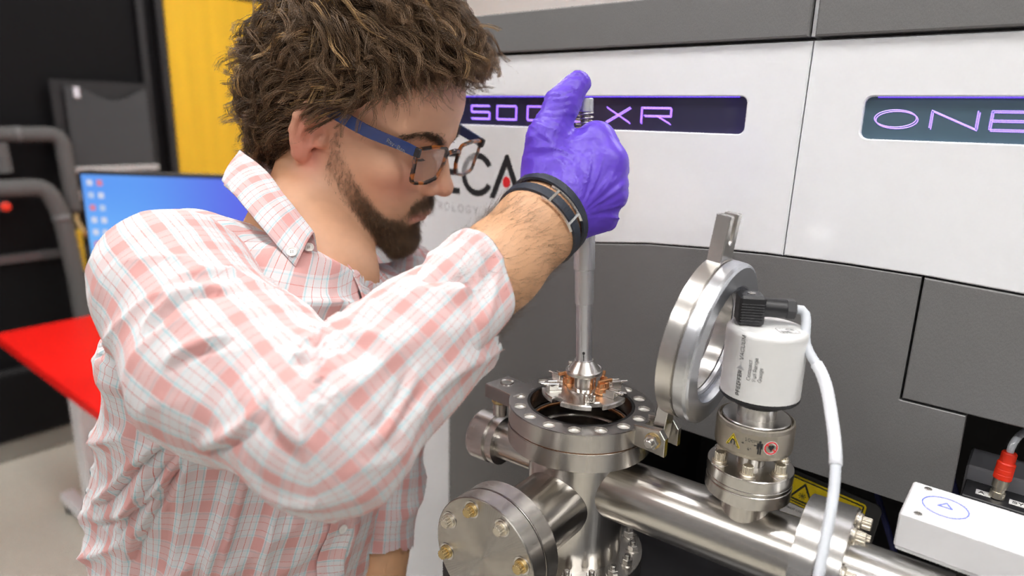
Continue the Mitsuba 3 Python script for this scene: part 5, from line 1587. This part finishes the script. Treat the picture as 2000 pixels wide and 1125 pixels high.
def fold_sleeve(v, n):
    s, a, w = bone_coord(v)
    r = v - INNER
    d = np.linalg.norm(r, axis=1)
    u1, u2 = unit(UA - AD), PN
    ang = np.arctan2(r @ unit(np.cross(u1, u2)), r @ u1)
    star = sharp(meshkit.fbm(np.c_[ang * 2.4, d * 6, d * 0 + 1], 2), 3) * np.exp(-(d / 0.085) ** 2) * np.clip((d - 0.012) / 0.03, 0, 1)
    ringf = sharp(meshkit.fbm(np.c_[(s - 0.35 * a * 0.07) * 20, a * 1.1, s * 0 + 4], 2), 4) * np.exp(-((s - 0.10) / 0.10) ** 2) * 1.0
    lower = sharp(meshkit.fbm(np.c_[(s + 0.6 * a * 0.06) * 15, a * 1.3, s * 0 + 8], 2), 4) * np.clip((s - ULEN + 0.04) / 0.05, 0, 1)
    return crease(v, n, ARM_FOLDS) + 0.007 * star + 0.0050 * ringf + 0.0060 * lower + 0.005 * (meshkit.fbm(v * 17, 2) - 0.5) - 0.003


ARM_FOLDS = [([(262, 664), (290, 612), (335, 583), (408, 560), (460, 562)], 0.0060), ([(318, 545), (372, 529), (430, 524), (490, 531)], 0.0035), ([(311, 724), (358, 684), (412, 661), (470, 648)], 0.0055),
             ([(395, 905), (452, 862), (500, 800), (520, 738)], 0.0050), ([(560, 676), (600, 668), (632, 652)], 0.0065), ([(556, 700), (590, 694), (628, 676)], 0.0055),
             ([(520, 760), (535, 830), (575, 905)], 0.0022), ([(812, 700), (770, 790), (722, 870)], 0.0045), ([(840, 760), (800, 830), (770, 890)], 0.0040), ([(640, 640), (635, 720), (640, 800), (650, 880)], 0.0035)]


def cut_sleeve(v):
    return ((v - SHR) @ UA > -0.052 + 0.03 * ((v - SHR) @ unit(np.cross(PN, UA)) * 8)) & ((v - ELs) @ AD < AL * 0.53)


_, slv, slf, sln = cloth_part(SH + '__sleeve', sleeve_r, np.minimum(SHR, ELR) - 0.13, np.maximum(SHR, ELR) + 0.16, 0.0042, uv_sleeve, fold_sleeve, lambda v: ((v - SHR) @ UA > -0.050) & ((v - ELs) @ AD < AL * 0.53))


def sleeve_l(p):
    e = SHL + (ELL - SHL) * 1.0
    return smin(cap(p, SHL + [0.0, 0, -0.01], ELL, 0.062, 0.047), cap(p, ELL, ELL + (WRL - ELL) * 0.6, 0.047, 0.042), 0.03)


LAX = unit(WRL - ELL)


def uv_sl(v):
    q = v - SHL
    ax = unit(ELL - SHL)
    b = unit(np.cross(ax, [0, 1, 0]))
    c = np.cross(ax, b)
    return np.c_[np.arctan2(q @ c, q @ b) * 0.07, q @ ax]


cloth_part(SH + '__sleeve', sleeve_l, np.minimum(SHL, WRL) - 0.10, np.maximum(SHL, WRL) + 0.10, 0.005, uv_sl, lambda v, n: 0.009 * sharp(meshkit.fbm(np.c_[v[:, 2] * 16, v[:, 0] * 9, v[:, 1] * 9], 2), 3) - 0.003, lambda v: (v - ELL) @ LAX < 0.085)

# rolled cuff of the right sleeve: a doubled band, its open end slanting
def cuff_point(a, u):
    """a round the arm, u from 0 (towards the elbow) to 1 (open end)."""
    t = 0.37 + 0.265 * u
    tilt = 0.016 + 0.008 * u
    r = 0.0450 - 0.0020 * u + 0.0030 * np.sin(3.0 * a + 1.2 + 2 * u) + 0.0025 * np.sin(5 * a - 2.2 * u + 0.4)
    r = r + 0.004 * sharp(meshkit.fbm(np.stack([a * 1.6 + u * 1.7, u * 1.0, u * 0], -1), 2), 3) - 0.001
    return ELR + AD * (AL * t + tilt * np.cos(a))[..., None] + r[..., None] * (np.cos(a)[..., None] * e_up + np.sin(a)[..., None] * e_out)


na, nu = 120, 26
aa, uu = np.meshgrid(np.linspace(-np.pi, np.pi, na), np.linspace(0, 1, nu), indexing='ij')
co = cuff_point(aa, uu)
axis_pt = ELR + AD * ((co - ELR) @ AD)[..., None]
ci = co + unit(axis_pt - co) * 0.0055
rows = [ci[:, 0] + unit(axis_pt - co)[:, 0] * 0.006] + [co[:, k] for k in range(nu)] + [(co[:, -1] * 0.45 + ci[:, -1] * 0.55) + AD * 0.0022] + [ci[:, k] for k in range(nu - 1, 3, -1)]
rows = np.stack(rows, 1)
nr = rows.shape[1]
uvr = np.stack([np.repeat(aa[:, :1] * 0.066 + 0.012, nr, 1), np.repeat(np.concatenate([[0], uu[0] * 0.078, [0.0795], (uu[0] * 0.078)[:3:-1]])[None], na, 0)], -1)
i, j = np.meshgrid(np.arange(na - 1), np.arange(nr - 1), indexing='ij')
i, j = i.ravel(), j.ravel()
qf = np.c_[i * nr + j, i * nr + j + 1, (i + 1) * nr + j + 1, (i + 1) * nr + j]
add(SH + '__cuff', (rows.reshape(-1, 3), qf), CLOTH, True, uv=uvr.reshape(-1, 2))


def sheet(key, rows_, nu_=40, nv_=10, th_=0.0016, bulge=0.004, uvs=(0, 0), bsdf=CLOTH, fold=0.0):
    """A cloth strip lofted through spline rows, with thickness."""
    R_ = [spline(r, nu_) for r in rows_]
    t = np.linspace(0, 1, nv_)
    R_ = np.stack(R_, 1)
    from scipy.interpolate import interp1d
    G = interp1d(np.linspace(0, 1, R_.shape[1]), R_, axis=1, kind='quadratic' if R_.shape[1] > 2 else 'linear')(t)
    gu = np.gradient(G, axis=0)
    gvv = np.gradient(G, axis=1)
    nn = unit(np.cross(gu, gvv))
    nn = np.where((nn * (CAM - G)).sum(-1, keepdims=True) < 0, -nn, nn) if False else nn
    if bulge:
        G = G + nn * (bulge * np.sin(np.pi * t))[None, :, None]
    if fold:
        G = G + nn * (fold * (meshkit.fbm(G * 40, 2) - 0.5))[..., None]
    lu = np.r_[0, np.cumsum(np.linalg.norm(np.diff(G[:, nv_ // 2], axis=0), axis=1))]
    lv = np.linalg.norm(np.diff(G, axis=1), axis=-1).mean(0)
    lv = np.r_[0, np.cumsum(lv)]
    uv = np.stack(np.broadcast_arrays(lu[:, None] + uvs[0], lv[None] + uvs[1]), -1)
    V = np.concatenate([G.reshape(-1, 3), (G - nn * th_).reshape(-1, 3)])
    UV = np.concatenate([uv.reshape(-1, 2)] * 2)
    i, j = np.meshgrid(np.arange(nu_ - 1), np.arange(nv_ - 1), indexing='ij')
    i, j = i.ravel(), j.ravel()
    q = np.c_[i * nv_ + j, i * nv_ + j + 1, (i + 1) * nv_ + j + 1, (i + 1) * nv_ + j]
    n0 = nu_ * nv_
    edge = np.r_[np.arange(nu_) * nv_, (nu_ - 1) * nv_ + np.arange(nv_), (np.arange(nu_) * nv_ + nv_ - 1)[::-1], np.arange(nv_)[::-1]]
    qe = np.c_[edge[:-1], edge[1:], edge[1:] + n0, edge[:-1] + n0]
    return add(key, (V, np.vstack([q, q[:, ::-1] + n0, qe])), bsdf, True, uv=UV)


P3 = lambda *t: [at(*q) for q in t]
# collar: fold line and lower edge, from the near tip round the back to the far tip
fold_l = P3((613, 452, 0.640), (592, 425, 0.646), (556, 380, 0.656), (516, 330, 0.684), (470, 294, 0.735)) + [NB_ + np.array([-0.045, 0.045, 0.070]), NB_ + np.array([-0.012, 0.075, 0.058]), NB_ + np.array([0.030, 0.070, 0.030])] + P3((690, 476, 0.742), (660, 546, 0.694))
low_l = P3((577, 520, 0.617), (552, 490, 0.618), (500, 430, 0.630), (462, 385, 0.655), (436, 352, 0.715)) + [NB_ + np.array([-0.082, 0.052, 0.030]), NB_ + np.array([-0.030, 0.112, 0.008]), NB_ + np.array([0.045, 0.098, -0.020])] + P3((746, 512, 0.752), (676, 585, 0.688))
sheet(SH + '__collar', [fold_l, low_l], 90, 12, 0.0022, 0.005, (0.010, 0.012), fold=0.004)
stand = [f * 0.5 + l * 0.5 for f, l in zip(fold_l, low_l)]
fold_in = [f + unit(NB_ + NAX * ((f - NB_) @ NAX) - f) * 0.004 - NAX * 0.002 for f in fold_l]
low_in = [f + unit(NB_ + NAX * ((f - NB_) @ NAX) - f) * 0.002 - NAX * 0.042 for f in fold_l]
low_in[0], low_in[-1] = at(628, 522, 0.668), at(662, 560, 0.692)
sheet(SH + '__collar_stand', [fold_in, low_in], 80, 8, 0.0018, 0.0, (0.0, 0.03))
def button(key, o, n, r=0.0052):
    m = frame(o, n)
    d = m3.Manifold.revolve(m3.CrossSection([np.array([(0, 0), (r * 0.9, 0), (r, 0.0008), (r, 0.0018), (r * 0.8, 0.0022), (r * 0.62, 0.0014), (0, 0.0014)])]), 28)
    for a in range(4):
        d = d - m3.Manifold.cylinder(0.01, 0.0006, 0.0006, 8).translate([0.0013 * math.cos(a * np.pi / 2), 0.0013 * math.sin(a * np.pi / 2), -0.002])
    me = d.to_mesh()
    add(key, tf(trimesh.Trimesh(me.vert_properties[:, :3], me.tri_verts, process=False), m), BUTTON, 35)


# front placket follows the shirt front down from the neck
tree = cKDTree(tv)


def on_shirt(pt, lift=0.003):
    d, k = tree.query(pt, k=8)
    w = 1 / (d + 1e-4)
    n = unit((tn[k] * w[:, None]).sum(0))
    p_ = (tv[k] * w[:, None]).sum(0) / w.sum()
    return p_ + n * lift, n


front = []
for s in np.linspace(0, 1, 14):
    p_ = VBOT * (1 - s) + (HIP + FW * 0.14 + np.array([0.0, 0.0, -0.02])) * s
    front.append(on_shirt(p_)[0])
front = np.array(front)
tang = unit(np.gradient(front, axis=0))
rows2 = []
for o in (-0.016, 0.0, 0.016):
    rows2.append([on_shirt(f + unit(np.cross(t_, FW)) * o, 0.0030)[0] for f, t_ in zip(front, tang)])
sheet(SH + '__placket', rows2, 60, 7, 0.0022, 0.0008, (0.0, 0.004))
for s in (0.30, 0.55, 0.80):
    p_, n_ = on_shirt(front[int(s * 13)], 0.0062)
    button(SH + '__button', p_, n_)
vw = unit(CAM - at(569, 492, 0.62))
cn = unit(np.cross(at(613, 452, 0.640) - at(500, 430, 0.630), at(577, 520, 0.617) - at(613, 452, 0.640)))
cn = cn if cn @ vw > 0 else -cn
button(SH + '__button', at(570, 493, 0.6190), cn, 0.0050)
button(SH + '__button', at(603, 484, 0.640), cn, 0.0048)

# trousers and shoes (below the frame)
def legs(p):
    d = cap(p, HIP + [0, -0.07, 0.02], HIP + [0, 0.07, 0.02], 0.112, 0.112)
    for s_, fx in ((-1, 0.02), (1, 0.06)):
        hp = HIP + np.array([0.0, s_ * 0.085, -0.04])
        d = smin(d, chain(p, [hp, np.array([HIP[0] + fx, HIP[1] + s_ * 0.10, 0.46]), np.array([HIP[0] - 0.02 + fx, HIP[1] + s_ * 0.11, 0.075])], [0.100, 0.078, 0.066], 0.02), 0.03)
    return d


lv_, lf_ = sdf_mesh(legs, (-0.60, -0.72, 0.02), (-0.10, -0.08, 1.02), 0.009)
lv_, lf_ = keep(lv_, lf_, (lv_[:, 2] > 0.05) & (lv_[:, 2] < 0.96))
add(PERSON + '__trousers', (lv_, lf_), mat('denim', pr((0.03, 0.04, 0.09), 0.8)), True)
for s_, fx in ((-1, 0.02), (1, 0.06)):
    o = np.array([HIP[0] - 0.02 + fx, HIP[1] + s_ * 0.11, 0.0])
    sv_, sf_ = sdf_mesh(lambda p: smax(smin(cap(p, o + [-0.05, 0, 0.035], o + [0.14, 0, 0.022], 0.042, 0.036), cap(p, o + [0, 0, 0.05], o + [0, 0, 0.10], 0.048, 0.046), 0.03), 0.004 - p[:, 2], 0.004), o + [-0.12, -0.07, -0.02], o + [0.20, 0.07, 0.14], 0.006)
    add(PERSON + '__shoe', (sv_, sf_), BLACK, True)


# ------------------------------------------------------------------ behind the man: table, monitor, pipes, panels
wl = X0                                         # face of the black wall
t = tag('yellow_panel', 'tall yellow panel with a black top edge standing against the black wall', 'panel')
add(t + '__board', bar((wl + 0.002, 0.772, 0.02), (wl + 0.04, 1.98, 2.03), 0.004), YELLOW)
add(t + '__top_edge', bar((wl + 0.002, 0.772, 2.032), (wl + 0.045, 1.98, 2.12), 0.004), BLACK)
for i, y in enumerate((0.735, 0.655)):
    k_ = name_of('black_post')
    add(k_, bar((wl + 0.002, y, 0.41), (wl + 0.05 - 0.015 * i, y + 0.034, 2.4), 0.005), BLACK)
    tag(k_, ['black upright post along the edge of the yellow panel', 'thin black upright beside the document holder'][i], 'post')
# document holder: translucent pocket with a waved upper edge
D = tag('document_holder', 'dark translucent document pocket with a waved top edge on the black wall', 'document holder')
ym, yM, zb_, zt_ = 0.315, 0.640, 1.235, 1.585
wave = [(ym, zb_), (yM, zb_)] + [(y, zt_ - 0.030 + 0.028 * math.cos((y - ym - 0.02) / (yM - ym) * 2 * np.pi * 1.0)) for y in np.linspace(yM, ym, 24)]
add(D + '__pocket', prism(sg.Polygon(wave), 0.006, 0, frame((wl + 0.075, 0, 0), (1, 0, 0), (0, 1, 0))), mat('pocket', pr((0.055, 0.058, 0.062), 0.16)))
add(D + '__backing', bar((wl + 0.03, ym - 0.045, zb_ - 0.03), (wl + 0.06, yM + 0.01, zt_ + 0.02), 0.004), BLACK)
add(D + '__wall_mount', bar((wl + 0.001, ym + 0.1, zb_ + 0.1), (wl + 0.0295, yM - 0.1, zt_ - 0.1), 0.002), BLACK)
add(D + '__lower_strip', bar((wl + 0.061, ym - 0.005, zb_ - 0.014), (wl + 0.084, yM + 0.022, zb_ + 0.012), 0.003), mat('strip_grey', pr((0.52, 0.52, 0.52), 0.4)))
add(D + '__clip', tf(box(0.008, 0.026, 0.048, 0.004), frame((wl + 0.088, ym + 0.042, zt_ - 0.030), ZU, (1, 0, 0))), mat('clip_white', pr((0.85, 0.87, 0.95), 0.2)))
tag(add('door_knob', lathe([(0, 0.0), (0.012, 0.0), (0.012, 0.02), (0.022, 0.028), (0.024, 0.038), (0.018, 0.046), (0, 0.048)], 24, frame((wl + 0.001, 0.335, 1.122), (1, 0, 0)))[:2], mat('knob_white', pr((0.75, 0.74, 0.70), 0.3)), 30), 'small round pale knob on the black wall beside the monitor', 'knob')
# insulated pipes
def soft(pts, r=0.05):
    """Polyline with rounded corners."""
    p = np.asarray(pts, float)
    q = [p[0]]
    for a, b, c in zip(p[:-2], p[1:-1], p[2:]):
        u, w = b - r * unit(b - a), b + r * unit(c - b)
        q += [(1 - t) ** 2 * u + 2 * t * (1 - t) * b + t * t * w for t in np.linspace(0, 1, 9)]
    q.append(p[-1])
    q = np.array(q)
    s = np.r_[0, np.cumsum(np.linalg.norm(np.diff(q, axis=0), axis=1))]
    t = np.linspace(0, s[-1], 48)
    return np.stack([np.interp(t, s, q[:, k]) for k in range(3)], 1)


INS = mat('insulation', pr((0.105, 0.105, 0.105), 0.8))
yx = wl + 0.10
for i, (pts, r) in enumerate([([(-0.30, 1.385), (0.275, 1.385), (0.285, 1.06)], 0.030),
                              ([(-0.30, 1.180), (0.175, 1.180), (0.215, 1.06), (0.235, 0.80), (0.245, 0.40)], 0.034),
                              ([(0.055, 1.352), (0.058, 1.29), (0.06, 1.235)], 0.030)]):
    c = soft([(yx + 0.07 * (i == 1), y, z) for y, z in pts])
    k_ = name_of('insulated_pipe')
    add(k_ + '__foam', tube(c, r, 18), INS, True)
    add(k_ + '__wall_clamp', bar((wl + 0.001, c[12][1] - 0.02, c[12][2] - 0.02), (c[12][0] - r + 0.004, c[12][1] + 0.02, c[12][2] + 0.02), 0.002), BLACK)
    add(k_ + '__joint_tape', tube(c[22:24], r + 0.0012, 18), mat('tape', pr((0.16, 0.16, 0.165), 0.5)) if i == 0 else 'mat_tape', True)
    tag(k_, ['upper grey foam-wrapped pipe bending down beside the document pocket', 'lower thick grey foam-wrapped pipe with a bend at the left edge', 'short grey foam pipe stub at the left edge'][i], 'pipe')
v = tag('brass_valve', 'brass valve with a yellow handle on the grey pipe by the black wall', 'valve')
add(v + '__body', tube(spline([(yx, 0.287, 1.055), (yx + 0.01, 0.295, 0.99), (yx + 0.015, 0.325, 0.94), (yx, 0.335, 0.90)], 16), 0.016, 14), BRASS, True)
add(v + '__handle', bar((yx + 0.02, 0.262, 0.80), (yx + 0.034, 0.292, 0.985), 0.004), mat('valve_yellow', pr((0.75, 0.50, 0.03), 0.4)))
add(v + '__lower_pipe', tube(np.array([(yx, 0.335, 0.91), (yx, 0.34, 0.60), (yx, 0.34, 0.35)]), 0.030, 16), INS, True)
add(v + '__wall_clamp', bar((wl + 0.001, 0.325, 0.62), (yx - 0.026, 0.355, 0.66), 0.002), BLACK)
RAIL = mat('rail', pr((0.12, 0.12, 0.125), 0.35, metallic=0.4))
for i, (y0, y1, z) in enumerate(((-0.35, 0.62, 0.875), (0.28, 0.62, 0.945))):
    k_ = name_of('wall_rail')
    add(k_, bar((wl + 0.001, y0, z - 0.018), (wl + 0.035, y1, z + 0.018), 0.003), RAIL)
    tag(k_, ['long grey metal rail low on the black wall', 'short grey metal rail above the long one'][i], 'rail')
k_ = tag('indicator_box', 'small black box with a red light at the left edge', 'device')
add(k_ + '__case', bar((wl + 0.001, -0.10, 1.095), (wl + 0.215, 0.035, 1.135), 0.004), BLACK)
add(k_ + '__red_light', lathe([(0, 0.008), (0.014, 0.005), (0.018, 0)], 20, frame((wl + 0.2155, 0.02, 1.115), (1, 0, 0)))[:2], RED_B, 30, emitter={'type': 'area', 'radiance': rgb(2.2, 0.12, 0.08)})
add(k_ + '__light_arm', bar((wl + 0.10, -0.02, 1.1352), (wl + 0.14, 0.02, 1.1420), 0.002), BLACK)
k_ = tag('black_cabinet', 'low black cabinet along the wall under the pipes', 'cabinet')
add(k_ + '__carcass', bar((wl + 0.002, -0.9, 0.092), (wl + 0.055, 0.70, 0.40), 0.004), BLACK_M)
for i in range(3):
    add(k_ + '__door', bar((wl + 0.0555, -0.88 + 0.53 * i, 0.10), (wl + 0.066, -0.37 + 0.53 * i, 0.39), 0.004), DARK_W)

# red table on a white frame, with papers, the monitor on it
RED = mat('red_top', pr((0.80, 0.010, 0.006), 0.38))
t = tag('red_table', 'red topped table on a white metal frame behind the man', 'table')
tp = sg.Polygon([(-2.44, -0.157), (-1.10, -0.150), (-1.10, 0.72), (-2.46, 0.72)]).buffer(-0.015).buffer(0.015)
add(t + '__top', prism(tp, 0.030, 0.004, frame((0, 0, 0.690), ZU)), RED, 30)
for y in (-0.03, 0.60):
    add(t + '__foot_bar', bar((-2.38, y - 0.025, 0.035), (-1.75, y + 0.025, 0.075), 0.006), WHITE_PAINT)
    add(t + '__leg', bar((-2.09, y - 0.03, 0.0755), (-2.01, y + 0.03, 0.640), 0.006), WHITE_PAINT)
    add(t + '__support_arm', cat(bar((-2.20, y - 0.025, 0.6405), (-1.25, y + 0.025, 0.6895), 0.006)), WHITE_PAINT)
    for x in (-2.34, -1.80):
        add(t + '__glide', lathe([(0.022, 0.002), (0.022, 0.026), (0.012, 0.0345), (0, 0.0345)], 18, frame((x, y, 0), ZU))[:2], BLACK, 30)
k_ = tag(add('paper_stack', bar((-2.12, 0.10, 0.7202), (-1.90, 0.42, 0.732), 0.001), LABEL_W), 'small stack of white paper on the red table', 'paper')
mo = tag('monitor', 'flat computer monitor with a blue desktop standing on the red table', 'monitor')
mtl = np.array([-1.823, -0.016, 1.311])
mx_ = unit(np.array([0.290, 0.205, 0.0]))
mn = np.array([mx_[1], -mx_[0], 0.0])
mc = mtl + mx_ * 0.29 - np.array([0, 0, 0.175])
mm_ = np.eye(4)
mm_[:3, 0], mm_[:3, 1], mm_[:3, 2], mm_[:3, 3] = mx_, (0, 0, 1), mn, mc
add(mo + '__case', tf(prism(rrect(0.600, 0.370, 0.008), 0.030, 0.002), mm_ @ frame((0, 0, -0.032), ZU)), BLACK)
SCR = mat('screen', pr((0.02, 0.02, 0.03), 0.3))


def desktop(p, n, uv):
    a, z = uv.x, uv.y
    c = mikit.mix((0.10, 0.33, 0.92), (0.10, 0.12, 0.80), mikit.smoothstep(0.12, 0.55, a))
    return mikit.mix(c, (0.16, 0.48, 0.98), mikit.smoothstep(0.33, 0.10, z) * mikit.smoothstep(0.4, 0.05, a)) * 1.15


sv4 = np.array([[-0.290, -0.175, 0.0012], [0.290, -0.175, 0.0012], [0.290, 0.175, 0.0012], [-0.290, 0.175, 0.0012]])
add(mo + '__screen', tf((sv4, np.array([[0, 1, 2], [0, 2, 3]])), mm_), SCR, uv=sv4[:, :2] + [0.29, 0.175], emitter={'type': 'area', 'radiance': mikit.proc(desktop)})
ICO = [rgb(0.75, 0.80, 0.95), rgb(0.80, 0.25, 0.35), rgb(0.55, 0.70, 0.95)]
for c_ in range(2):
    for r_ in range(9):
        add(mo + '__icon', tf(prism(rrect(0.017, 0.017, 0.003), 0.0006), mm_ @ frame((-0.266 + 0.030 * c_, 0.152 - 0.036 * r_, 0.0014), ZU)), SCR, emitter={'type': 'area', 'radiance': ICO[(r_ * 2 + c_) % 3 if (r_ + c_) % 4 else 0]})
add(mo + '__stand_neck', tf(box(0.06, 0.24, 0.02, 0.003), mm_ @ frame((0, -0.245, -0.045), ZU)), BLACK)
base_p = mc - mn * 0.045
add(mo + '__stand_foot', prism(rrect(0.26, 0.18, 0.02), 0.012, 0.002, frame((base_p[0], base_p[1], 0.7202), ZU, mx_)), BLACK)
